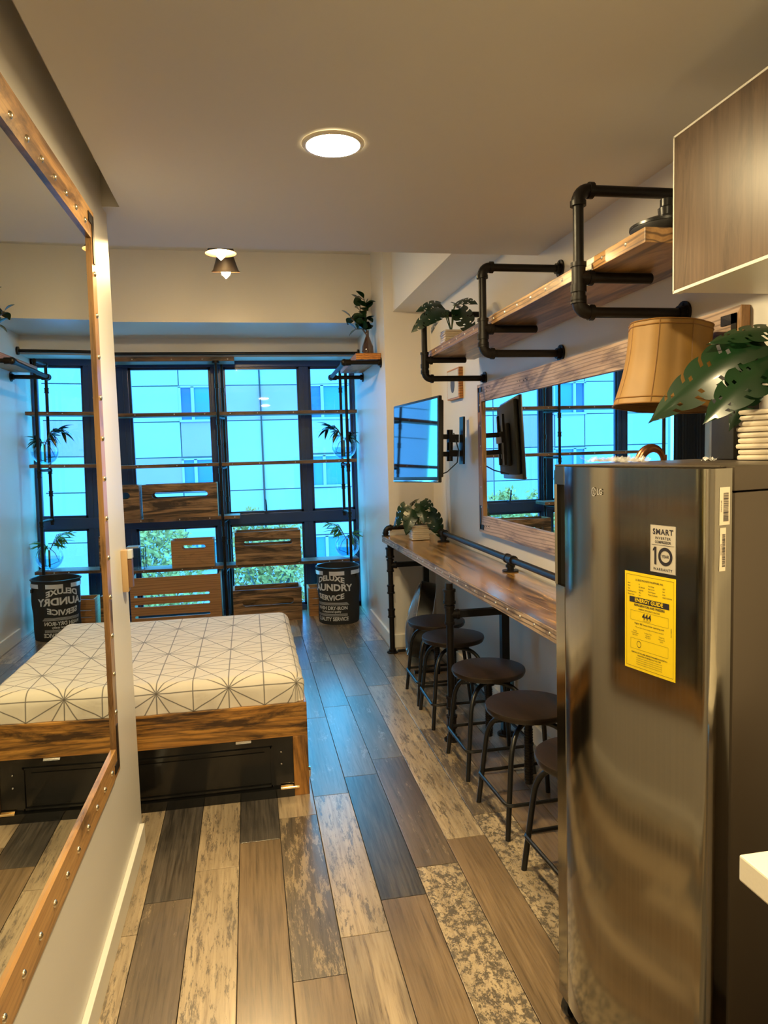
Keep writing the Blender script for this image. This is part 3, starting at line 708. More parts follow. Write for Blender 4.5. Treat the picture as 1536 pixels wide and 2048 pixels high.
# monstera plants in ribbed pots
def ribbed_pot(parent, w_, h, mat):
    g = G(); n = max(6, round(h/0.0135))
    for k in range(n):
        z0 = h*k/n; z1 = h*(k+1)/n; j = 0.002*math.sin(k*2.3)
        g.box(-w_/2+j, w_/2+j, -w_/2-j, w_/2-j, z0+0.0006, z1-0.0006, bevel=min(0.006, h/n*0.42))
    g.box(-w_/2+.006, w_/2-.006, -w_/2+.006, w_/2-.006, 0.002, h-0.003)
    g.obj('pot', mat, parent, True)
    G().box(-w_/2+.009, w_/2-.009, -w_/2+.009, w_/2-.009, h-0.004, h-0.0005).obj('soil', M['stem_brown'], parent)
def potted(label, loc, pw, ph, leaves, leafL, leafW, mat, rotz=0.0, group=None):
    t = thing('potted_monstera', label, 'plant', loc, (0, 0, rotz), group)
    ribbed_pot(t, pw, ph, M['potwhite'])
    lm = [monstera_mesh(leafL, leafW, mat), monstera_mesh(leafL*0.85, leafW*0.9, mat, 0.5, 4)]
    g = G()
    for i, (az, rad, hh, pitch, sc_) in enumerate(leaves):
        a = math.radians(az); tip = Vector((rad*math.cos(a), rad*math.sin(a), hh))
        g.tube([(0, 0, ph*0.9), (tip.x*0.35, tip.y*0.35, ph+(hh-ph)*0.7), tip], 0.0028, 6)
        inst('leaf', lm[i % 2], t, tip, (-0.75*math.cos(a-2.88), math.radians(pitch), a), (sc_,)*3)
    g.obj('stems', M['stem'], t, True)
    return t
potted('monstera in white ribbed pot on the long upper shelf', (1.155, 4.0, 2.0725), 0.105, 0.095,
       [(168, 0.08, 0.20, 22, 1.1), (190, 0.06, 0.235, -5, 1.0), (225, 0.10, 0.20, 25, 0.9), (300, 0.05, 0.245, -8, 0.9), (325, 0.05, 0.21, 55, 1.1), (20, 0.03, 0.24, 0, 0.9), (120, 0.07, 0.2, 25, 0.9)],
       0.16, 0.13, M['leaf'])
potted('monstera in white ribbed pot on the far end of the bar counter', (1.175, 5.0, 0.870), 0.125, 0.105,
       [(150, 0.10, 0.22, 40, 1.0), (190, 0.09, 0.25, 50, 1.1), (230, 0.09, 0.22, 50, 1.0), (270, 0.06, 0.26, 40, 1.0), (310, 0.10, 0.20, 55, 1.2), (345, 0.10, 0.17, 50, 1.1), (100, 0.04, 0.28, 10, 0.7), (60, 0.07, 0.22, 30, 1.0), (205, 0.05, 0.20, 60, 1.0), (295, 0.06, 0.28, 20, .8)],
       0.17, 0.11, M['leaf'])

# bamboo sprigs in globe vases on the window shelves
bl = leaf_mesh('leaf', 0.115, 0.030, M['leaf_mid'], droop=0.2)
bl2 = leaf_mesh('leaf', 0.125, 0.034, M['leaf'], droop=0.3)
def globe(label, loc, R, seed, lm, lean):
    t = thing('globe_vase_plant', label, 'plant', loc, group='bamboo sprigs in globe vases')
    g = G(); prof = []
    for k in range(13):
        a = -PI/2+0.25+(PI-0.75)*k/12; prof.append((R*math.cos(a), R+R*math.sin(a)-R*(1-math.sin(PI/2-0.25))))
    prof = [(0.0005, prof[0][1])]+prof
    g.lathe(prof, 28).obj('globe', M['globe'], t, True)
    wl = [(0.0005, 0.006)]+[(R*0.97*math.cos(a), R+R*0.97*math.sin(a)) for a in [-PI/2+0.3+(PI/2-0.35)*k/6 for k in range(7)]]
    wl.append((0.0005, wl[-1][1])); G().lathe(wl, 24).obj('water', M['water'], t, True)
    rr = random.Random(seed); gs = G()
    gs.cyl((0, 0, 0.02), (0, 0, R*1.5), 0.009, 8)
    gs.tube([(R*0.2, 0, 0.03), (R*0.75, 0.02, R*0.8), (R*0.5, 0, R*1.4), (0, 0, R*1.7)], 0.003, 6)
    gs.tube([(R*0.2, 0, 0.03), (-R*0.65, 0.02, R*0.6), (-R*0.4, 0, R*1.3), (0, 0, R*1.7)], 0.003, 6)
    for j in range(5):
        a = rr.uniform(-0.4, 0.4)+(PI if j % 2 else 0)*0.9+lean; L = R*rr.uniform(0.9, 1.5)*(0.45 if math.cos(a) > 0 else 1)
        p0 = Vector((0, 0, R*1.4)); p1 = Vector((L*0.5*math.cos(a), L*0.3*math.sin(a*2), R*1.4+L*0.9)); p2 = Vector((L*0.95*math.cos(a), 0.4*L*math.sin(a*3), R*1.4+L*0.8+rr.uniform(-.02, .04)))
        gs.tube([p0, p1, p2], 0.0028, 6)
        for q in range(9):
            u = 0.3+0.7*q/8; p = p0.lerp(p1, min(1, u*1.4)) if u < 0.7 else p1.lerp(p2, (u-0.7)/0.3)
            inst('leaf', lm, t, p, (rr.uniform(-.6, .6), rr.uniform(-0.7, 0.9), a+rr.uniform(-1.1, 1.1)), (rr.uniform(.75, 1.15),)*3)
    gs.obj('stems', M['stem'], t, True)
globe('bamboo sprig in round glass vase on the upper window shelf by the right post', (0.885, 6.735, 1.443), 0.115, 11, bl2, PI-0.3)
globe('bamboo sprig in round glass vase on the low window shelf behind the basket', (0.885, 6.735, 0.516), 0.115, 23, bl, PI-0.2)

# round-leaf plant in a dark bottle on the corner shelf
zp = thing('vase_plant', 'dark round-leaved branch in a brown bottle vase on the corner shelf', 'plant', (0.955, 5.66, 2.2485))
G().lathe([(0.0005, 0), (0.04, 0.0), (0.047, 0.02), (0.045, 0.07), (0.026, 0.12), (0.014, 0.15), (0.013, 0.19), (0.016, 0.195)], 20).obj('bottle', M['amber_glass'], zp, True)
zl = leaf_mesh('leaf', 0.085, 0.075, M['leaf'], droop=0.15)
gs = G(); rr = random.Random(4)
for path in ([(0, 0, .15), (-.02, 0, .24), (-.05, 0, .32), (-.05, 0, .42)], [(0, 0, .15), (-.01, 0.02, .25), (.0, 0, .36), (-.02, 0, .44)], [(0, 0, .15), (-.05, 0, .22), (-.10, 0, .27), (-.13, 0, .30)], [(0, 0, .15), (-.03, -.02, .2), (-.07, -.02, .21), (-.09, -.02, .2)]):
    gs.tube(path, 0.0035, 6)
    for p, q in zip(path[1:], path[2:]):
        for k in range(5):
            c = Vector(p).lerp(Vector(q), k/5); inst('leaf', zl, zp, c, (rr.uniform(-1, 1), rr.uniform(-1.0, .6), rr.uniform(0, 2*PI)))
    inst('leaf', zl, zp, path[-1], (0, -0.8, rr.uniform(2, 4)))
gs.obj('stems', M['stem_brown'], zp, True)

# ------------------------------------------------------------------ laundry basket
BK = (0.745, 6.375, 0.0)
bk = thing('laundry_basket', 'black canvas laundry basket with white lettering by the window', 'basket', BK)
R0 = 0.19; H0 = 0.50
def brad(z): return R0*(0.94+0.06*min(1, z/0.45))+0.003*math.sin(z*25)
def bpt(ang, z, off=0.0):
    rr_ = brad(z)+0.0035*math.sin(ang*5+z*9)+off; return Vector((rr_*math.cos(ang), rr_*math.sin(ang), z))
g = G(); rings = []
for i in range(15):
    z = H0*i/14; rings.append([g.b.verts.new(bpt(2*PI*k/48, z)) for k in range(48)])
rin = [[g.b.verts.new(bpt(2*PI*k/48, H0*j/4, -0.006)) for k in range(48)] for j in (4, 3, 2, 1, 0.05)]
allr = rings+rin
for A_, B_ in zip(allr, allr[1:]):
    for k in range(48): g.b.faces.new((A_[k], A_[(k+1) % 48], B_[(k+1) % 48], B_[k]))
g.b.faces.new(rings[0][::-1]); g.b.faces.new(rin[-1])
g.obj('canvas_body', M['basket'], bk, True)
g = G()
for k in range(48):
    g.b.verts.index_update()
g.tube([bpt(2*PI*k/48, H0-0.003, 0.002) for k in range(48)], 0.007, 8, True)
g.obj('rim', M['black'], bk, True)
for a0 in range(6):
    ac = math.radians(-100+a0*60); hw = math.radians(20)
    vs = [[bpt(ac-hw+2*hw*i/8, z, 0.007) for i in range(9)] for z in (H0-0.062, H0-0.027)]
    g = G(); va = [g.b.verts.new(p) for p in vs[0]]; vb = [g.b.verts.new(p) for p in vs[1]]
    for i in range(8): g.b.faces.new((va[i], va[i+1], vb[i+1], vb[i]))
    g.obj('rim_band', M['silver'], bk, True, label='silver rim band')
G().box(0.15, 0.165, -0.135, -0.095, 0.40, 0.43).obj('side_loop', M['black'], bk)
lines = []
def bfun(u, v):  # u metres around from text centre, v height
    return bpt(math.radians(-119)+u/R0, v, 0.0042)
def arched(body, size, v, arch, sx=1.0, bold=0.001):
    vs, fs = text2d(body, size, bold, sx); return [(a, b+v+arch*(a/0.12)**2) for a, b in vs], fs
lines += [arched('DELUXE', 0.064, 0.415, -0.026, 1.10, 0.0024), arched('LAUNDRY', 0.082, 0.330, -0.004, 1.05, 0.003), arched('SERVICE', 0.064, 0.236, 0.018, 1.06, 0.0024)]
for k in range(4): lines.append(rect2(-0.165, 0.194-k*0.0065, 0.150+k*0.006, 0.1965-k*0.0065, 16))
lines += [arched('WASH DRY-IRON', 0.042, 0.147, 0, 0.92, 0.0012), arched('Professional quality', 0.025, 0.117, 0, 0.95, 0.0005)]
for k in range(4): lines.append(rect2(-0.165, 0.096-k*0.006, 0.150, 0.098-k*0.006, 16))
lines.append(arched('QUALITY SERVICE', 0.046, 0.050, 0, 0.86, 0.0014))
# slab serifs under the big words are part of the print
printed('lettering', lines, bfun, M['print_white'], bk)

# ------------------------------------------------------------------ bed
bed = thing('bed', 'scorched pine storage bed base with black gloss side panels', 'bed', (-0.725, 3.10, 0))
bx0, bx1 = -0.93, 0.93
G().box(bx0, bx1, 0, 0.035, 0.270, 0.418, bevel=0.003).obj('front_rail', M['wood_bed'], bed)
G().box(bx1-0.035, bx1, 0.035, 1.36, 0.270, 0.418, bevel=0.003).obj('side_rail', M['wood_mir_y'], bed)
G().box(bx1-0.066, bx1, 0.0, 0.066, 0, 0.270, bevel=0.003).obj('leg', M['wood_bed_z'], bed)
G().box(bx1-0.066, bx1, 1.29, 1.36, 0, 0.270, bevel=0.003).obj('leg', M['wood_bed_z'], bed)
G().box(bx0, bx0+0.066, 0.0, 0.066, 0, 0.270, bevel=0.003).obj('leg', M['wood_bed_z'], bed)
G().box(bx0+0.02, bx1-0.02, 1.325, 1.36, 0.270, 0.418).obj('back_rail', M['wood_bed'], bed)
G().box(bx0+0.04, bx1-0.04, 0.03, 1.32, 0.38, 0.412).obj('slat_base', M['wood_crate_y'], bed)
pn = G().box(bx0+0.066, bx1-0.066, 0.015, 0.032, 0.012, 0.270).obj('side_panel', M['blackpaint'], bed)
G().box(bx1-0.50-0.9, bx1-0.16, 0.006, 0.016, 0.050, 0.058).box(bx1-1.4, bx1-0.16, 0.006, 0.016, 0.222, 0.228).box(bx1-0.165, bx1-0.155, 0.006, 0.016, 0.05, 0.228)\
    .box(bx1-0.48-0.9, bx1-0.19, 0.009, 0.016, 0.075, 0.205).box(bx0+0.066, bx1-0.066, -0.004, 0.016, 0.0, 0.040).obj('panel_moulding', M['blackpaint'], pn)
G().box(bx1-0.06, bx1-0.015, 0.07, 1.29, 0.012, 0.268).obj('side_panel', M['blackpaint'], bed)
for x, z in ((bx1-0.118, 0.20), (bx1-0.118, 0.146)):
    G().sph((x, 0.012, z), 0.005, 8).obj('screw', M['chrome'], pn, True)
lt = G().box(bx1-0.125, bx1-0.07, 0.002, 0.010, 0.030, 0.052, bevel=0.002).cyl((bx1-0.125, -0.002, 0.041), (bx1-0.055, -0.002, 0.041), 0.006, 10).cyl((bx1-0.062, -0.002, 0.041), (bx1-0.045, -0.002, 0.041), 0.004, 8).obj('barrel_bolt', M['brass'], bed, True)
G().box(bx1-0.31, bx1-0.245, -0.003, 0.004, 0.262, 0.270).cyl((bx1-0.31, -0.004, 0.263), (bx1-0.245, -0.004, 0.263), 0.004, 8).obj('hinge', M['chrome'], bed, True)
G().box(bx1, bx1+0.008, 0.02, 0.05, 0.07, 0.10).cyl((bx1+0.006, 0.035, 0.07), (bx1+0.006, 0.035, 0.11), 0.004).obj('catch', M['chrome'], bed, True)

# mattress with printed sheet
def sheet_mat():
    m, nt, b = newmat('sheet_star_print'); L = nt.links; b.inputs['Roughness'].default_value = 0.8
    b.inputs['Sheen Weight'].default_value = 0.2
    uv = nd(nt, 'ShaderNodeUVMap'); sx = nd(nt, 'ShaderNodeSeparateXYZ'); L.new(uv.outputs[0], sx.inputs[0])
    a = 0.30; dmin = None
    for k in range(6):
        th = math.radians(30*k + 90); sp_ = a*math.sqrt(3)/2 if k % 2 == 0 else a/2
        if k % 2 == 0: spc = a*math.sqrt(3)/2
        else: spc = a/2
        c, s = math.cos(th), math.sin(th)
        m1 = nd(nt, 'ShaderNodeMath', operation='MULTIPLY'); m1.inputs[1].default_value = c/spc; L.new(sx.outputs[0], m1.inputs[0])
        m2 = nd(nt, 'ShaderNodeMath', operation='MULTIPLY_ADD'); m2.inputs[1].default_value = s/spc; L.new(sx.outputs[1], m2.inputs[0]); L.new(m1.outputs[0], m2.inputs[2])
        pp = nd(nt, 'ShaderNodeMath', operation='PINGPONG'); pp.inputs[1].default_value = 0.5; L.new(m2.outputs[0], pp.inputs[0])
        ml = nd(nt, 'ShaderNodeMath', operation='MULTIPLY'); ml.inputs[1].default_value = spc; L.new(pp.outputs[0], ml.inputs[0])
        if dmin is None: dmin = ml.outputs[0]
        else:
            mn = nd(nt, 'ShaderNodeMath', operation='MINIMUM'); L.new(dmin, mn.inputs[0]); L.new(ml.outputs[0], mn.inputs[1]); dmin = mn.outputs[0]
    r = ramp(nt, [(0.0, (0.05, 0.04, 0.035)), (0.0012, (0.05, 0.04, 0.035)), (0.0021, (0.70, 0.64, 0.55))]); L.new(dmin, r.inputs[0])
    L.new(r.outputs[0], b.inputs['Base Color'])
    tc = nd(nt, 'ShaderNodeTexCoord'); n = nd(nt, 'ShaderNodeTexNoise'); n.inputs['Scale'].default_value = 5; n.inputs['Detail'].default_value = 3; n.inputs['Distortion'].default_value = 1.5
    L.new(tc.outputs['Object'], n.inputs['Vector']); bp = nd(nt, 'ShaderNodeBump'); bp.inputs['Strength'].default_value = 0.35; bp.inputs['Distance'].default_value = 0.02
    L.new(n.outputs['Fac'], bp.inputs['Height']); L.new(bp.outputs[0], b.inputs['Normal']); return m
def mattress():
    t = thing('mattress', 'mattress in white sheet printed with dark star lines', 'mattress', (-0.725, 3.10, 0.4185))
    x0, x1, y0, y1, top, rr_ = -0.91, 0.925, 0.012, 1.345, 0.122, 0.055
    ex = PI*rr_/2 + (top-rr_)
    b = bmesh.new(); uvl = b.loops.layers.uv.new('UVMap')
    def axis(a0, a1):
        L_ = []; n = 40
        core = [a0+rr_+(a1-a0-2*rr_)*i/n for i in range(n+1)]
        ov = [ex*i/10 for i in range(1, 11)]
        return [core[0]-o for o in reversed(ov)]+core+[core[-1]+o for o in ov], core[0], core[-1]
    U, ua, ub = axis(x0, x1); Vv, va, vb = axis(y0, y1)
    grid = {}
    for i, u in enumerate(U):
        for j, v in enumerate(Vv):
            du = min(0, u-ua)+max(0, u-ub); dv = min(0, v-va)+max(0, v-vb); s = math.hypot(du, dv)
            bx_, by_ = min(max(u, ua), ub), min(max(v, va), vb)
            if s > 0:
                s2 = min(s, ex); dx, dy = du/s, dv/s
                if s2 < PI*rr_/2: o, dz = rr_*math.sin(s2/rr_), rr_*(1-math.cos(s2/rr_))
                else: o, dz = rr_, rr_+(s2-PI*rr_/2)
                o += 0.004*math.sin(u*40+v*31)*min(1, dz/0.05)
                p = (bx_+dx*o, by_+dy*o, top-dz)
            else:
                p = (u, v, top+0.004*noise.noise(Vector((u*3, v*3, 0)))+0.004*math.exp(-((u+0.35)/.06)**2-((v-1.2)/.1)**2)*math.sin(u*200))
            grid[i, j] = (b.verts.new(p), (u, v))
    for i in range(len(U)-1):
        for j in range(len(Vv)-1):
            q = [grid[i, j], grid[i+1, j], grid[i+1, j+1], grid[i, j+1]]
            f = b.faces.new([k[0] for k in q]); f.smooth = True
            for lp, k in zip(f.loops, q): lp[uvl].uv = k[1]
    me = bpy.data.meshes.new('fitted_sheet'); b.to_mesh(me); b.free(); me.materials.append(sheet_mat())
    o = bpy.data.objects.new('fitted_sheet', me); COL.objects.link(o); o.parent = t
    G().box(x0+.02, x1-.02, y0+.02, y1-.02, 0.001, top-0.02).obj('mattress_core', M['outlet'], t)
mattress()

# ------------------------------------------------------------------ bar counter
CT = 0.868
bar = thing('bar_counter', 'long wooden bar counter on black pipe legs under the wall mirror', 'counter', (1.0, 1.88, 0))
yb1 = 5.33-1.88
g = G(); g.b.free(); g.b = bmesh.new()
def fx(y): return -0.035+(0.055)*(1-(y/ yb1))     # front edge
poly = [(fx(0), 0.0), (0.345, 0.0), (0.345, yb1), (fx(yb1), yb1)]
G().prism([(x+0.008*(i in (0, 3)), y) for i, (x, y) in enumerate(poly)], CT-0.042, CT).obj('countertop', M['wood_bar'], bar)
G().prism([(fx(0), 0), (fx(0)+0.009, 0), (fx(yb1)+0.009, yb1), (fx(yb1), yb1)], CT-0.044, CT-0.001).obj('edge_strip', M['wood_bar_edge'], bar)
for k in range(26):
    y = 0.06+k*0.135; inst('nail', nail_me, bar, (fx(y), y, CT-0.020))
r = 0.019
for yy in (5.21, 3.52, 2.0):
    y = yy-1.88; x = 0.0 if yy > 5 else -0.022 if yy > 3 else -0.005
    pipe((x, y, 0.01), (x, y, CT-0.045), r, bar, 'leg')
    flange((x, y, 0), (0, 0, 1), r, bar, 0.042)
    for z in (0.30, 0.48) if yy > 5 else (0.10, 0.20): coupling((x, y, z), (0, 0, 1), r, bar)
    coupling((x, y, 0.755), (0, 0, 1), r*1.15, bar); tee((x, y, 0.66), (0, 0, 1), (1, 0, 0), r*0.95, bar)
    G().box(x+0.03, 0.29, y-0.018, y+0.018, 0.645, 0.68).obj('crossbar', M['steel_black'], bar)
    G().box(0.25, 0.29, y-0.02, y+0.02, 0.0, CT-0.044).obj('rear_leg', M['steel_black'], bar)
    flange((0.27, y, 0), (0, 0, 1), r, bar, 0.045)
# rail along the top
RX, RZ = 0.30, CT+0.062; rr_ = 0.017
G().cyl((RX, 0.02, RZ), (RX, yb1-0.06, RZ), rr_, 14).obj('rail_pipe', M['pipe'], bar, True)
G().cyl((0.01, yb1-0.035, RZ), (RX-0.03, yb1-0.035, RZ), rr_, 14).obj('rail_pipe', M['pipe'], bar, True)
elbow((RX, yb1-0.035, RZ), (-1, 0, 0), (0, -1, 0), rr_, bar)
elbow((-0.012, yb1-0.035, RZ), (1, 0, 0), (0, 0, -1), rr_*0.92, bar)
G().cyl((-0.012, yb1-0.035, CT), (-0.012, yb1-0.035, CT+0.006), 0.03).cyl((-0.012, yb1-0.035, CT), (-0.012, yb1-0.035, CT+0.03), 0.02).obj('rail_foot', M['pipe'], bar, True)
for yy in (4.80, 3.50, 2.35):
    y = yy-1.88
    G().cyl((RX, y-0.045, RZ), (RX, y+0.045, RZ), rr_*1.3, 14).cyl((RX, y-0.05, RZ), (RX, y-0.032, RZ), rr_*1.5, 14).cyl((RX, y+0.032, RZ), (RX, y+0.05, RZ), rr_*1.5, 14)\
        .cyl((RX, y, CT+0.004), (RX, y, RZ), rr_*1.1, 14).cyl((RX, y, CT+0.022), (RX, y, CT+0.034), rr_*1.45, 14).cyl((RX, y, CT), (RX, y, CT+0.007), 0.042, 18).obj('rail_foot', M['pipe'], bar, True)

# ------------------------------------------------------------------ stools
def make_stool():
    t = thing('bar_stool', 'x', 'stool', (0, 0, 0), group='round bar stools along the counter')
    st = 0.468
    G().lathe([(0.0005, st-0.032), (0.15, st-0.032), (0.168, st-0.026), (0.174, st-0.012), (0.172, st-0.002), (0.165, st), (0.0005, st)], 36).obj('seat', M['seat'], t, True)
    G().lathe([(0.0005, st-0.045), (0.055, st-0.045), (0.055, st-0.032), (0.0005, st-0.032)], 20).cyl((0, 0, 0.385), (0, 0, 0.425), 0.03, 16).obj('hub', M['pipe'], t, True)
    g = G().cyl((0, 0, 0.135), (0, 0, 0.39), 0.016, 14)
    for k in range(20): g.cyl((0, 0, 0.15+k*0.011), (0, 0, 0.154+k*0.011), 0.0185, 12)
    g.obj('screw_spindle', M['pipe'], t, True)
    f = 0.16
    for sx in (-1, 1):
        for sy_ in (-1, 1):
            pts = [(0.012*sx, 0.012*sy_, 0.398), (0.05*sx, 0.05*sy_, 0.402), (0.085*sx, 0.085*sy_, 0.392), (0.112*sx, 0.112*sy_, 0.362), (0.128*sx, 0.128*sy_, 0.315), (0.135*sx, 0.135*sy_, 0.26), (f*sx, f*sy_, 0.0)]
            G().tube(spline(pts[:6], 3)+[pts[6]], 0.0105, 10).obj('leg', M['steel_black'], t, True)
    z = 0.135; q = 0.161; c = 0.03; pts = []
    for ax, ay in ((1, 1), (-1, 1), (-1, -1), (1, -1)):
        cx_, cy_ = ax*(q-c), ay*(q-c); a0 = math.atan2(ay, ax)-PI/4
        for k in range(5):
            a = a0+PI/2*k/4; pts.append((cx_+c*math.cos(a), cy_+c*math.sin(a), z))
    G().tube(pts, 0.0075, 8, True).obj('foot_ring', M['steel_black'], t, True)
    return t
stool = make_stool()
spots = [(1.085, 4.21, 'round dark stool farthest from the fridge, beside the fan'), (1.08, 3.83, 'second round dark stool from the fan, behind the counter pipe leg'),
         (1.075, 3.21, 'middle of the five round dark stools'), (1.07, 2.70, 'round dark stool partly cut off by the fridge edge'),
         (1.075, 2.19, 'nearest stool, browner seat mostly hidden behind the fridge')]
for i, (x, y, lb) in enumerate(spots):
    if i == 0: stool.location = (x, y, 0); stool['label'] = lb
    else: copy_tree(stool, (x, y, 0), (0, 0, 0.03*i-0.05), lb)

# ------------------------------------------------------------------ floor fan
fan = thing('floor_fan', 'round black floor fan with silver wire grill under the counter', 'fan', (1.16, 4.93, 0))
ax = Matrix.Rotation(math.radians(-90-0), 4, 'Y')                      # local z -> -x
tilt = Matrix.Translation((0, 0, 0.305)) @ Matrix.Rotation(math.radians(13), 4, 'Y') @ Matrix.Rotation(math.radians(-12), 4, 'Z') @ ax
RF = 0.262
def fo(g, name, mat, **k): return g.xf(tilt).obj(name, mat, fan, True, **k)
fo(G().lathe([(RF, -0.05), (RF+0.006, -0.05), (RF+0.006, 0.05), (RF, 0.05), (RF, -0.05)], 48), 'drum', M['black'])
g = G()
for k in range(26):
    rad = 0.045+(RF-0.045)*k/25; z = 0.055+0.045*(1-(rad/RF)**2)
    g.tube([(rad*math.cos(a), rad*math.sin(a), z) for a in [2*PI*i/40 for i in range(40)]], 0.0012, 4, True)
for k in range(10):
    a = 2*PI*k/10; g.tube([((0.04+(RF-0.04)*j/6)*math.cos(a), (0.04+(RF-0.04)*j/6)*math.sin(a), 0.052+0.045*(1-((0.04+(RF-0.04)*j/6)/RF)**2)) for j in range(7)], 0.002, 5)
fo(g, 'front_grill', M['grillwire'])
g = G()
g.tube([(RF*math.cos(a), RF*math.sin(a), 0.052) for a in [2*PI*i/48 for i in range(48)]], 0.005, 6, True)
g.tube([(RF*math.cos(a), RF*math.sin(a), -0.05) for a in [2*PI*i/48 for i in range(48)]], 0.005, 6, True)
fo(g, 'rim_ring', M['chrome'])
fo(G().cyl((0, 0, 0.085), (0, 0, 0.102), 0.042, 20), 'badge', M['chrome'])
g = G()
for k in range(3):
    a0 = 2*PI*k/3; rows = []
    for i in range(7):
        u = i/6; rad = 0.05+0.19*u; wd = 0.35+0.35*math.sin(PI*u)
        rows.append([g.b.verts.new((rad*math.cos(a0+wd*(v-.5)+.3*u), rad*math.sin(a0+wd*(v-.5)+.3*u), 0.02*(v-.5)*2)) for v in (0, .5, 1)])
    for p, q in zip(rows, rows[1:]):
        for j in range(2): g.b.faces.new((p[j], q[j], q[j+1], p[j+1]))
fo(g, 'blades', M['steel_black'])
fo(G().cyl((0, 0, -0.07), (0, 0, 0.03), 0.055, 20), 'motor', M['black'])
fo(G().box(-0.012, 0.012, -RF, RF, -0.055, -0.045).box(-RF, RF, -0.012, 0.012, -0.055, -0.045), 'rear_spokes', M['black'])
G().tube([(0.02, -0.27, 0.31), (0.05, -0.275, 0.15), (0.02, -0.27, 0.012)], 0.011).tube([(0.02, 0.27, 0.31), (0.05, 0.275, 0.15), (0.02, 0.27, 0.012)], 0.011)\
    .tube([(-0.12, -0.27, 0.012), (0.14, -0.27, 0.012), (0.14, 0.27, 0.012), (-0.12, 0.27, 0.012)], 0.011).obj('stand', M['black'], fan, True)

# ------------------------------------------------------------------ outlet, picture, switch holder
ot = thing('wall_outlet', 'white wall outlet under the counter behind the middle stool', 'outlet', (XR, 3.70, 0.205))
G().box(-0.012, 0, -0.07, 0.07, -0.055, 0.055, bevel=0.004).obj('plate', M['outlet'], ot, True)
G().box(-0.015, -0.01, -0.045, -0.005, -0.03, 0.03).obj('socket', M['teal'], ot); G().box(-0.015, -0.01, 0.005, 0.045, -0.03, 0.03).obj('socket', M['teal'], ot)
pc = thing('small_picture', 'small framed print with a dark oval, on the wall under the long shelf', 'picture', (XR, 4.67, 1.93))
G().box(-0.028, 0, -0.14, 0.14, -0.10, 0.10, bevel=0.002).obj('frame', M['wood_orange'], pc)
G().box(-0.030, -0.027, -0.125, 0.125, -0.088, 0.088).obj('print', M['paper'], pc)
G().cyl((-0.0312, 0, 0), (-0.030, 0, 0), 0.06, 24).xf(Matrix.Diagonal((1, 0.8, 0.95, 1))).obj('oval_motif', M['inkdark'], pc)
sw = thing('wall_holder', 'slim tan and brown holder on the end of the left wall', 'holder', (XL, 2.79, 1.01))
G().box(0.0, 0.022, -0.025, 0.025, 0.0, 0.155, bevel=0.003).obj('back_piece', M['switchtan'], sw, True)
G().box(0.022, 0.036, -0.018, 0.02, 0.015, 0.12, bevel=0.002).obj('brown_insert', M['switchbrown'], sw)
G().box(0.022, 0.038, -0.018, 0.02, 0.122, 0.155, bevel=0.002).obj('grey_button', M['outlet'], sw)

# ------------------------------------------------------------------ television
tv = thing('television', 'flat black television on a wall arm above the far end of the counter', 'television', (1.033, 4.459, 1.555), (math.radians(-1.5), math.radians(2.2), math.radians(10.6)))
hw, hh = 0.352, 0.255
# local: screen faces -x, width along y
G().box(0, 0.022, -hw, hw, -hh, hh, bevel=0.006).obj('bezel', M['black'], tv, True)
G().box(-0.0015, 0.004, -hw+0.016, hw-0.016, -hh+0.034, hh-0.016).obj('screen', M['screen'], tv)
G().box(-0.004, 0.004, -hw+0.004, hw-0.004, -hh+0.004, -hh+0.014, bevel=0.002).obj('bottom_trim', M['chrome'], tv, True)
G().box(0.022, 0.05, -hw+0.03, hw-0.03, -hh+0.03, hh-0.02, bevel=0.012).box(0.05, 0.075, -0.17, 0.17, -0.17, 0.10, bevel=0.01).obj('back_cover', M['blackmatte'], tv, True)
G().box(0.0755, 0.077, 0.05, 0.11, -0.12, -0.09).box(0.0755, 0.077, -0.03, -0.01, -0.14, -0.02).obj('back_label', M['outlet'], tv)
G().box(0.075, 0.09, -0.12, -0.09, -0.16, 0.16).box(0.075, 0.09, 0.07, 0.10, -0.16, 0.16).box(0.09, 0.10, -0.12, 0.10, -0.02, 0.05).obj('mount_plate', M['steel_black'], tv)
G().box(0.09, 0.24, -0.03, 0.0, 0.02, 0.05).box(0.09, 0.24, -0.03, 0.0, -0.09, -0.06).cyl((0.24, -0.015, -0.12), (0.24, -0.015, 0.08), 0.02).box(0.22, 0.29, -0.045, -0.01, 0.0, 0.05).box(0.22, 0.29, -0.045, -0.01, -0.09, -0.05).obj('mount_arm', M['steel_black'], tv, True)
G().tube([(0.26, -0.03, 0.06), (0.28, -0.06, -0.05), (0.25, -0.10, -0.13), (0.16, -0.14, -0.19), (0.07, -0.16, -0.22)], 0.004, 6).obj('cable', M['black'], tv, True)
G().box(0.29, 0.305, -0.10, -0.05, -0.14, 0.16).obj('mount_wall_rail', M['steel_black'], tv)

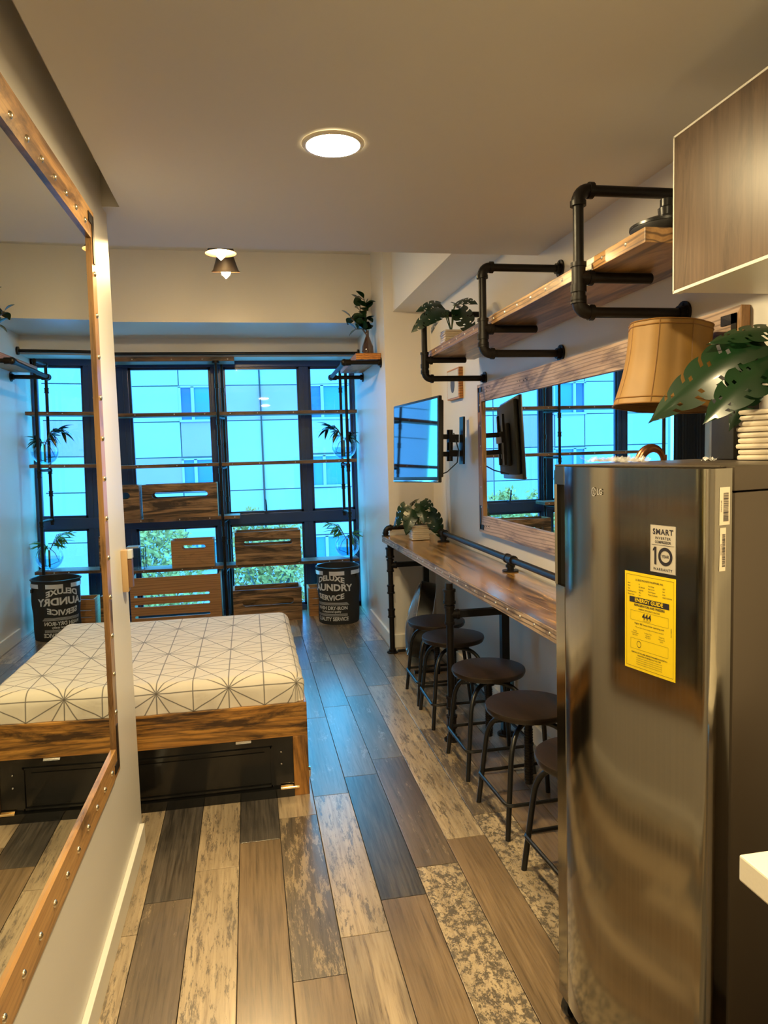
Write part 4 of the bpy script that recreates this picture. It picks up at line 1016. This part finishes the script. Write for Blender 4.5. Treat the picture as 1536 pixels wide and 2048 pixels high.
# ------------------------------------------------------------------ mirrors
def mirror_frame(t, y0, y1, z0, z1, fw_, fv, out, mh, mv, studs, stud_me, sgn):
    """frame in plane x; local x=0 at the back, front at x=out"""
    xa, xb = sorted((0, out))
    G().prism([(y0, z0), (y1, z0), (y1-fv, z0+fw_), (y0+fv, z0+fw_)], xa, xb).xf(Matrix(((0, 0, 1, 0), (1, 0, 0, 0), (0, 1, 0, 0), (0, 0, 0, 1)))).obj('bottom_board', mh, t)
    G().prism([(y0+fv, z1-fw_), (y1-fv, z1-fw_), (y1, z1), (y0, z1)], xa, xb).xf(Matrix(((0, 0, 1, 0), (1, 0, 0, 0), (0, 1, 0, 0), (0, 0, 0, 1)))).obj('top_board', mh, t)
    G().prism([(y1, z0), (y1, z1), (y1-fv, z1-fw_), (y1-fv, z0+fw_)], xa, xb).xf(Matrix(((0, 0, 1, 0), (1, 0, 0, 0), (0, 1, 0, 0), (0, 0, 0, 1)))).obj('side_board', mv, t)
    G().prism([(y0, z0), (y0+fv, z0+fw_), (y0+fv, z1-fw_), (y0, z1)], xa, xb).xf(Matrix(((0, 0, 1, 0), (1, 0, 0, 0), (0, 1, 0, 0), (0, 0, 0, 1)))).obj('side_board', mv, t)
    gx = out*0.55
    G().quad((gx, y0+fv-.004, z0+fw_-.004), (gx, y1-fv+.004, z0+fw_-.004), (gx, y1-fv+.004, z1-fw_+.004), (gx, y0+fv-.004, z1-fw_+.004)).obj('mirror_glass', M['mirror'], t)
    # blackened corner straps
    s = out+0.003*sgn; lo, hi = sorted((out, s))
    for yy, dy in ((y1, -1), (y0, 1)):
        for zz, dz in ((z0, 1), (z1, -1)):
            a, b_ = sorted((yy+dy*0.018, yy+dy*0.085)); c, d = sorted((zz+dz*0.018, zz+dz*0.046))
            a2, b2 = sorted((yy+dy*0.018, yy+dy*0.040)); c2, d2 = sorted((zz+dz*0.018, zz+dz*0.16))
            G().box(lo, hi, a, b_, c, d).box(lo, hi, a2, b2, c2, d2).obj('corner_strap', M['bracket'], t)
    for y, z in studs: inst('bolt', stud_me, t, (out, y, z))
bolt_me = G().sph((0, 0, 0), 0.0085, 10, (0.75, 1, 1)).mesh('bolt', M['bolt'], True)
lm = thing('wall_mirror', 'tall mirror in a bolted scorched pine frame on the left wall', 'mirror', (XL+0.002, 2.415, 0.49), (0, 0.011, -0.006))
st = []
for k in range(16): st += [(-0.055-0.11*(k+0.7), 1.75-0.045), (-0.055-0.11*(k+0.7), 0.042)]
for k in range(12): st.append((-0.029, 0.20+k*0.125))
mirror_frame(lm, -1.95, 0.0, 0.0, 1.765, 0.088, 0.056, 0.018, M['wood_mir_y'], M['wood_mir_z'], st, bolt_me, 1)
rm = thing('wall_mirror', 'wide mirror in a weathered scorched frame above the counter', 'mirror', (XR-0.002, 4.15, 1.005), (0, 0, 0))
mirror_frame(rm, -2.34, 0.0, 0.0, 0.87, 0.10, 0.075, -0.028, M['wood_mr_y'], M['wood_mr_z'],
             [(-0.045, 0.15+k*0.12) for k in range(6)]+[(-2.30, 0.2+k*0.1) for k in range(5)], nail_me, -1)
for (cy_, cz_) in ((-0.17, 0.83), (-0.72, 0.82), (-0.16, 0.05)):
    g = G(); rq = random.Random(int(cy_*100))
    for k in range(7): g.sph((-0.0285, cy_+rq.uniform(-.07, .07), cz_+rq.uniform(-.02, .02)), rq.uniform(.002, .005), 6, (0.4, 1, 1))
    g.obj('burn_marks', M['bracket'], rm)
# plastic film left on the near end of that frame
def crumple(label, loc, sx, sz, seed, vertical, mat, amp=0.012, n=12):
    t = thing('plastic_wrap', label, 'plastic wrap', loc)
    g = G(); rr = random.Random(seed); grid = {}
    for i in range(n+1):
        for j in range(n+1):
            u, v = i/n-.5, j/n-.5; h = abs(noise.noise(Vector((u*7+seed, v*9, seed))))*amp*2.2+rr.uniform(0, amp*.25)
            grid[i, j] = g.b.verts.new((-h-0.002, u*sx, v*sz) if vertical else (u*sx, v*sz, h+0.0008))
    for i in range(n):
        for j in range(n): g.b.faces.new((grid[i, j], grid[i+1, j], grid[i+1, j+1], grid[i, j+1]))
    g.obj('film', mat, t); return t
M['film_v'] = plain('clear_film', (0.8, 0.8, 0.82), 0.15, trans=0.0, spec=0.8); 
_m = M['film_v']; _b = _m.node_tree.nodes['Principled BSDF']; _b.inputs['Alpha'].default_value = 0.25
crumple('crumpled clear film hanging on the near edge of the wide mirror', (1.349, 1.90, 1.42), 0.06, 0.62, 3, True, M['film_v'])

# ------------------------------------------------------------------ ceiling lights
dl = thing('downlight', 'lit round recessed downlight in the dropped ceiling', 'ceiling light', (0.283, 2.18, CZ))
G().lathe([(0.079, -0.001), (0.079, -0.007), (0.088, -0.006), (0.092, -0.0005)], 40).obj('trim_ring', M['trimwhite'], dl, True)
G().lathe([(0.0005, -0.0045), (0.079, -0.0045)], 40).obj('diffuser', M['diffuser'], dl, True)
dl2 = thing('downlight', 'lit round recessed downlight above the kitchen, behind the camera', 'ceiling light', (0.35, 0.45, CZ))
G().lathe([(0.079, -0.001), (0.079, -0.007), (0.088, -0.006), (0.092, -0.0005)], 40).obj('trim_ring', M['trimwhite'], dl2, True)
G().lathe([(0.0005, -0.0045), (0.079, -0.0045)], 40).obj('diffuser', M['diffuser'], dl2, True)
cf = thing('ceiling_fixture', 'black two-shade ceiling fixture with glowing bulbs beyond the dropped ceiling', 'ceiling light', (-0.09, 4.42, UZ))
G().box(-0.03, 0.03, -0.22, 0.22, -0.025, -0.001, bevel=0.004).obj('ceiling_plate', M['shade_black'], cf)
for (dx, dy, zz, lit) in ((-0.012, -0.14, 2.64, 1), (0.006, 0.16, 2.61, 0)):
    z = zz-UZ
    am = Matrix.Rotation(math.radians(0 if lit else 13), 4, 'X')
    G().cyl((dx, dy, -0.02), (dx, dy, z+0.13), 0.008, 10).obj('stem', M['shade_black'], cf, True)
    sd = G().lathe([(0.018, 0.14), (0.03, 0.12), (0.05, 0.09), (0.062, 0.05), (0.075, 0.012), (0.087, 0)], 32, (dx, dy, z), am).obj('shade', M['shade_black'], cf, True)
    G().lathe([(0.016, 0.137), (0.028, 0.117), (0.048, 0.087), (0.060, 0.048), (0.073, 0.010), (0.0865, -0.001)], 32, (dx, dy, z), am).obj('shade_lining', M['shade_in'], sd, True)
    G().lathe([(0.012, 0.10), (0.016, 0.08), (0.030, 0.045), (0.032, 0.02), (0.024, -0.015), (0.0005, -0.038)], 20, (dx, dy, z), am).obj('bulb', M['bulbglow'], sd, True)

# ------------------------------------------------------------------ fridge
FO = Vector((0.745, 1.70, 0)); ang = math.atan2(0.25, 0.968)
# local frame: s runs from the far edge to the near edge (local -y), depth runs into the wall (local +x)
fr = thing('refrigerator', 'tall stainless single-door refrigerator with yellow energy label', 'refrigerator', FO, (0, 0, ang))
FW, FD, FH = 0.507, 0.495, 1.455
def front(s):    # bulge of the door towards the room (negative x)
    if s < 0.050: return 0.006-0.010*(s/0.050)
    if s < 0.35: return -0.004-0.0364*(1-(1-(s-0.05)/0.30)**3)
    return -0.0404+0.03*(s-0.35)**2/0.155
def outline(s0, s1, xb, n=26, rn=0.022):
    pts = []
    for i in range(n+1):
        s = s0+(s1-s0)*i/n; pts.append((front(s), -s))
    if s1 >= FW-1e-4:
        pts = [p for p in pts if -p[1] < FW-rn]
        xf_ = front(FW-rn)
        for k in range(1, 8):
            a = PI/2*k/7; pts.append((xf_+rn*(1-math.cos(a)), -(FW-rn+rn*math.sin(a))))
    pts += [(xb, -s1), (xb, -s0)]
    return pts
Z0, Z1 = 0.06, FH-0.004
door = G().prism(outline(0.053, FW, 0.020), Z0, Z1).obj('door', M['inox'], fr, True)
hz0, hz1 = 1.155, 1.407
col_o = [(front(0)+0.012, -0.0), (front(0.004), -0.004), (front(0.048), -0.048), (0.0, -0.0525), (0.020, -0.0525), (0.020, 0.0)]
G().prism(col_o, Z0, hz0).prism(col_o, hz1, Z1).obj('handle_column', M['inox'], door, True)
G().prism([(0.017, 0.004), (0.017, -0.0525), (0.020, -0.0525), (0.020, 0.004)], hz0, hz1).obj('handle_recess', M['black'], door)
G().prism([(0.006, -0.0), (0.006, -0.010), (0.017, -0.010), (0.017, -0.0)], hz0, hz1).obj('handle_edge', M['inox'], door)
G().box(0.002, 0.020, -FW+0.012, -0.006, Z1, Z1+0.005, bevel=0.002).obj('door_cap', M['inox_side'], door)
G().box(0.020, 0.028, -FW+0.008, -0.008, Z0+0.01, Z1-0.01).obj('door_gasket', M['black'], fr)
G().box(0.028, FD, -FW, 0.0, 0.03, FH-0.05, bevel=0.006).obj('body', M['inox_side'], fr, True)
G().box(0.024, FD, -FW-0.002, 0.002, FH-0.048, FH, bevel=0.005).obj('top_panel', M['inox_side'], fr, True)
G().box(0.02, FD-0.03, -FW+0.02, -0.02, 0.0, 0.03).obj('plinth', M['black'], fr)
G().lathe([(0.0005, -0.012), (0.03, -0.012), (0.036, -0.006), (0.036, 0.006), (0.03, 0.012), (0.0005, 0.012)], 20, (0.03, -0.03, 0.037), Matrix.Rotation(PI/2, 4, 'X')).obj('foot', M['black'], fr, True)
def dpt(s, z, off=0.0008):
    return Vector((front(s)-off, -s, z))
def sticker(name, s0, s1, z0, z1, mat, label, rot=0):
    g = G(); n = 8
    A = [g.b.verts.new(dpt(s0+(s1-s0)*i/n, z0, 0.0006)) for i in range(n+1)]; B = [g.b.verts.new(dpt(s0+(s1-s0)*i/n, z1, 0.0006)) for i in range(n+1)]
    for i in range(n): g.b.faces.new((A[i], A[i+1], B[i+1], B[i]))
    return g.obj(name, mat, fr, label=label)
def T(body, size, s, z, bold=0.0003, sx=1.0, spacing=1.0, align='CENTER', rot=False):
    vs, fs = text2d(body, size, bold, sx, spacing, align)
    if rot: vs = [(-b, a) for a, b in vs]
    return [(a+s, b+z) for a, b in vs], fs
LS, LZ = 0.017, 0.004
smart = sticker('warranty_label', 0.347+LS, 0.413+LS, 1.237+LZ, 1.335+LZ, M['labelgrey'], 'grey compressor warranty label')
f0 = lambda u, v: dpt(u+LS, v+LZ, 0.0010)
sc_ = 0.380
it = [T('SMART', 0.0155, sc_, 1.320, 0.0004, 1.0, 1.12), T('INVERTER', 0.0072, sc_, 1.3075, 0.0002, 1.0, 1.3), T('COMPRESSOR', 0.0072, sc_, 1.2995, 0.0002, 0.9), T('WARRANTY', 0.0075, sc_, 1.2445, 0.00015, 1.0, 1.25),
      rect2(0.352, 1.2935, 0.408, 1.2942, 3), rect2(0.3585, 1.2535, 0.3640, 1.2895), ([(0.3585, 1.2895), (0.3545, 1.2840), (0.3545, 1.2800), (0.3585, 1.2835)], [(0, 1, 2, 3)]), T('YEAR', 0.0082, 0.3865, 1.2715, 0.0002, 0.95)]
it += frame2(0.347, 1.237, 0.413, 1.335, 0.001)
ring_v = []; ring_f = []
for k in range(32):
    a = 2*PI*k/32; ring_v += [(0.3865+0.0118*math.cos(a), 1.2715+0.0118*math.sin(a)), (0.3865+0.0180*math.cos(a), 1.2715+0.0185*math.sin(a))]
    ring_f.append((2*k, 2*k+1, (2*k+3) % 64, (2*k+2) % 64))
it.append((ring_v, ring_f))
printed('lettering', it, f0, M['ink'], smart)
yl = sticker('energy_label', 0.276+LS, 0.413+LS, 1.022+LZ, 1.230+LZ, M['yellow'], 'yellow energy guide label')
c = 0.3445
it = frame2(0.281, 1.028, 0.408, 1.224, 0.0005)
it += [T('LG ELECTRONICS PHILIPPINES, INC.', 0.0050, c, 1.214, 0.0001, 0.95)]
for i, (a, b, c1, d) in enumerate([('Brand', 'LG', 'Rated Voltage', '230 V'), ('Model', 'GR-Y201SLZB', 'Rated Current', '0.6A'), ('Type', 'Single door', 'Rated Frequency', '60 Hz'), ('Refrigerating Volume', '199 L', 'Product Classification', 'DIRECT COOLING'), ('Storage Volume', '194 L', '', '')]):
    z = 1.2055-i*0.0058
    it += [T(a, 0.0036, 0.285, z, 0.00005, 0.8, align='LEFT'), T(b, 0.0036, 0.316, z, 0.00005, 0.8, align='LEFT')]
    if c1: it += [T(c1, 0.0036, 0.342, z, 0.00005, 0.8, align='LEFT'), T(d, 0.0036, 0.380, z, 0.00005, 0.8, align='LEFT')]
it += [rect2(0.290, 1.1655, 0.397, 1.1775, 6)]
it += [T('REFRIGERATORS AND FREEZERS', 0.0062, c, 1.1605, 0.0002, 0.92), T('ENERGY EFFICIENCY FACTOR', 0.0043, c, 1.1530, 0.00005)]
it += frame2(0.293, 1.128, 0.395, 1.1485, 0.0004)
it += [T('444', 0.0185, 0.338, 1.1390, 0.0003, 0.9), T('Liter x 24h/kWh', 0.0030, 0.338, 1.1308, 0)]
it += [T('Higher EEF means lower operating cost', 0.0050, c, 1.1220, 0.00006), T('This product meets energy performance standard', 0.0038, c, 1.1140, 0)]
for i, (a, b) in enumerate((('Energy', 'Consumption'), ('Product Test', 'Standard'), ('Tested by', 'Laboratory'))):
    it += [T(a, 0.0037, 0.306+i*0.036, 1.1055, 0), T(b, 0.0037, 0.306+i*0.036, 1.1010, 0), T(('0.45 kWh', 'PNS 2017', 'LATL')[i], 0.0037, 0.306+i*0.036, 1.0965, 0)]
it += frame2(0.293, 1.0665, 0.395, 1.0890, 0.0004)
rv, rf = [], []
for k in range(24):
    a = 2*PI*k/24; rv += [(0.317+0.0052*math.cos(a), 1.0780+0.0060*math.sin(a)), (0.317+0.0062*math.cos(a), 1.0780+0.0072*math.sin(a))]; rf.append((2*k, 2*k+1, (2*k+3) % 48, (2*k+2) % 48))
it.append((rv, rf))
it += [T('REMOVAL OF THIS LABEL BEFORE CONSUMER PURCHASE IS A', 0.0041, c, 1.0590, 0.00008, 0.85), T('VIOLATION OF REPUBLIC ACT NO. 7394', 0.0041, c, 1.0535, 0.00008, 0.85)]
for i in range(4): it.append(T('This label must be displayed on the product at the point of sale', 0.0031, c, 1.0485-i*0.0044, 0, 0.88))
it.append(T('3201CB0094', 0.0036, 0.4025, 1.1200, 0, rot=True))
printed('lettering', it, f0, M['ink'], yl)
printed('lettering', [T('ENERGY GUIDE', 0.0112, 0.3435, 1.1715, 0.0003, 0.98)], lambda u, v: dpt(u+LS, v+LZ, 0.0013), M['yellow'], yl)
# raised maker's emblem: ring with a bar and dot, then two letters
em_v, em_f = [], []
for k in range(28):
    a = PI*0.06+2*PI*0.97*k/28; em_v += [(0.172+0.0060*math.cos(a), 1.396+0.0080*math.sin(a)), (0.172+0.0076*math.cos(a), 1.396+0.0100*math.sin(a))]
    if k < 27: em_f.append((2*k, 2*k+1, 2*k+3, 2*k+2))
lt_ = T('LG', 0.0185, 0.193, 1.396, 0.0004, 0.8)
printed('maker_emblem', [(em_v, em_f), rect2(0.1715, 1.391, 0.1728, 1.401), rect2(0.1728, 1.391, 0.1752, 1.3922), rect2(0.1680, 1.3985, 0.1696, 1.4002), lt_], lambda u, v: dpt(u+0.020, v+0.001, 0.0022), M['chrome'], fr)
# two bar-code labels on the near side of the door
def side_lab(d0, d1, z0, z1, nb, seed, skew=0.0):
    lab = G().quad((d0+skew, -FW-0.0006, z0), (d1+skew, -FW-0.0006, z0), (d1, -FW-0.0006, z1), (d0, -FW-0.0006, z1)).obj('barcode_label', M['labelcream'], fr, label='white bar-code label on the door side')
    rr = random.Random(seed); it = []; z = z0+(z1-z0)*0.10
    while z < z0+(z1-z0)*0.86:
        h = rr.choice([.0005, .0008, .0013]); it.append(rect2(d0+(d1-d0)*.36, z, d0+(d1-d0)*.86, z+h)); z += h+rr.choice([.0006, .001])
    vs, fs = text2d('203KRTB1L498', 0.0042, 0, 0.8); it.append(([(d0+(d1-d0)*.18-b, (z0+z1)/2+a) for a, b in vs], fs))
    printed('bars', it, lambda u, v: Vector((u, -FW-0.0011, v)), M['ink'], lab)
side_lab(-0.014, 0.0135, 1.345, 1.416, 30, 5); side_lab(-0.012, 0.004, 1.258, 1.340, 24, 6, -0.001)
# things on top of the fridge
def onf(s, d, z=FH+0.0005):
    return (FO.x+math.sin(ang)*s+math.cos(ang)*d, FO.y-math.cos(ang)*s+math.sin(ang)*d, z)
crumple('flat sheet of clear film on the fridge top by the handle side', onf(0.10, 0.10, FH+0.0015), 0.12, 0.10, 5, False, M['film_v'], 0.012)
crumple('crumpled twist of white film at the middle of the fridge top', onf(0.22, 0.06, FH+0.0015), 0.06, 0.03, 8, False, M['film_v'], 0.014, 9)
crumple('tiny crumb of white film on the right of the fridge top', onf(0.30, 0.20, FH+0.0015), 0.03, 0.02, 9, False, M['outlet'], 0.008, 6)
bb = thing('black_box', 'tall narrow black box standing behind the potted monstera on the fridge', 'box', onf(0.165, 0.445, FH+0.001), (0, 0, ang-0.25))
G().box(-0.036, 0.036, -0.044, 0.044, 0, 0.29, bevel=0.004).obj('body', M['blackmatte'], bb, True)
G().box(-0.038, 0.038, -0.046, 0.046, 0.275, 0.283).obj('lid_seam', M['blackmatte'], bb)

# big monstera on the fridge
fp = thing('potted_monstera', 'large glossy monstera in white ribbed pot on top of the fridge', 'plant', onf(0.325, 0.405), (0, 0, ang))
ribbed_pot(fp, 0.135, 0.118, M['potwhite'])
big = [monstera_mesh(0.27, 0.13, M['leaf'], 0.42, 6), monstera_mesh(0.24, 0.12, M['leaf'], 0.30, 5), monstera_mesh(0.17, 0.15, M['leaf_bright'], 0.2, 4)]
gs = G()
for (k, p, rot, s_) in ((0, (-0.03, 0.03, 0.27), (-0.95, math.radians(24), math.radians(160)), 1.05), (1, (-0.02, 0.0, 0.235), (-0.7, math.radians(28), math.radians(176)), 0.95),
                        (2, (-0.01, -0.05, 0.225), (-0.5, math.radians(58), math.radians(215)), 0.9), (1, (0.03, 0.02, 0.30), (-0.6, math.radians(-4), math.radians(165)), 0.75),
                        (0, (0.0, -0.04, 0.27), (0, math.radians(5), math.radians(235)), 0.9), (1, (-0.02, 0.04, 0.20), (-0.6, math.radians(50), math.radians(165)), 0.6),
                        (1, (0.0, -0.05, 0.25), (0, math.radians(30), math.radians(262)), 0.8)):
    inst('leaf', big[k], fp, p, rot, (s_,)*3); q = Vector(p)
    gs.tube([(0, 0, 0.10), (q.x*0.3, q.y*0.3, 0.18), q], 0.0032, 6)
gs.obj('stems', M['stem'], fp, True)

# table lamp behind the fridge
la = thing('table_lamp', 'table lamp with gold fabric bell shade standing behind the fridge', 'lamp', (1.195, 1.935, CT))
G().lathe([(0.0005, 0), (0.05, 0), (0.05, 0.012), (0.02, 0.03), (0.012, 0.08), (0.018, 0.2), (0.010, 0.3), (0.009, 0.60), (0.0005, 0.60)], 20).obj('base', M['bronze'], la, True)
G().cyl((0, 0, 0.60), (0, 0, 0.80), 0.005, 10).obj('pole', M['steel_black'], la, True)
G().tube(spline([(-0.02, -0.01, 0.50), (-0.085, -0.01, 0.56), (-0.075, -0.01, 0.603), (-0.045, -0.01, 0.620), (-0.015, -0.01, 0.605), (0.0, -0.01, 0.55)], 5), 0.01, 10, radii=[0.006+0.008*math.sin(PI*min(1, i/22)) for i in range(26)]).obj('scroll_arm', M['bronze'], la, True)
shm = Matrix.Translation((0.0, 0, 0.735)) @ Matrix.Rotation(math.radians(5.5), 4, Vector((-0.18, 0.98, 0))) 
def shade_pt(k, n, t):
    a = 2*PI*k/n; sq = 1+0.045*abs(math.cos(4*a)); R_ = (0.147-0.030*t-0.010*math.sin(PI*t))*sq/1.045
    return shm @ Vector((R_*math.cos(a), R_*math.sin(a)*0.97, 0.235*t))
g = G(); n = 64; rows = [[g.b.verts.new(shade_pt(k, n, j/8)) for k in range(n)] for j in range(9)]
for p, q in zip(rows, rows[1:]):
    for k in range(n): g.b.faces.new((p[k], p[(k+1) % n], q[(k+1) % n], q[k]))
g.obj('lamp_shade', M['gold'], la, True)
g = G()
for t in (0.0, 0.075, 0.945, 1.0): g.tube([shade_pt(k, n, t) for k in range(n)], 0.0022, 6, True)
for k in range(0, 64, 8): g.tube([shade_pt(k, n, j/8)*1.0 for j in range(9)], 0.0014, 6)
g.obj('shade_piping', M['gold_trim'], la, True)

# black lidded pan on the long shelf
pan = thing('lidded_pan', 'black lidded pan on the near end of the long upper shelf', 'pan', (1.215, 1.955, 2.0735))
G().lathe([(0.0005, 0), (0.06, 0), (0.085, 0.012), (0.102, 0.04), (0.102, 0.045), (0.0005, 0.045)], 36).obj('pan_body', M['blackmatte'], pan, True)
G().lathe([(0.104, 0.045), (0.104, 0.052), (0.07, 0.066), (0.03, 0.074), (0.0005, 0.076)], 36).obj('lid', M['black'], pan, True)
G().lathe([(0.014, 0.074), (0.024, 0.08), (0.026, 0.10), (0.02, 0.105), (0.02, 0.125), (0.0005, 0.127)], 24).obj('knob', M['black'], pan, True)

# ------------------------------------------------------------------ kitchen
wc = thing('wall_cabinet', 'brown wood-grain wall cabinet with white edging at upper right', 'cabinet', (1.074, 1.70, 1.88))
G().box(0.020, 0.305, -2.2, 0.0, 0.0, 0.377).obj('carcass', M['trimwhite'], wc)
for k in range(4):
    y1 = -0.001-k*0.55; y0 = y1-0.546
    d = G().box(0.0, 0.018, y0, y1, 0.0, 0.377).obj('door', M['laminate'], wc)
    G().box(-0.0015, 0.0185, y1-0.003, y1+0.0012, -0.001, 0.378).box(-0.0015, 0.0185, y0, y1, -0.004, 0.003).box(-0.0015, 0.0185, y0, y1, 0.374, 0.379).obj('edging', M['trimwhite'], d)
kc = thing('kitchen_worktop', 'cream stone worktop corner at lower right', 'worktop', (0.69, -1.27, 0.85))
G().box(0, 0.688, 0, 2.185, 0, 0.040, bevel=0.003).obj('slab', M['quartz'], kc)
kb = thing('base_cabinet', 'beige base cabinet under the cream worktop', 'cabinet', (0.73, -1.27, 0))
G().box(0.018, 0.645, 0, 2.14, 0.08, 0.849).obj('carcass', M['cream_door'], kb)
G().box(0.06, 0.6, 0, 2.12, 0, 0.08).obj('plinth', M['cream_door'], kb)
for k in range(4): G().box(0, 0.017, 2.142-0.53*(k+1)+0.004, 2.142-0.53*k, 0.09, 0.80, bevel=0.002).obj('door', M['cream_door'], kb)
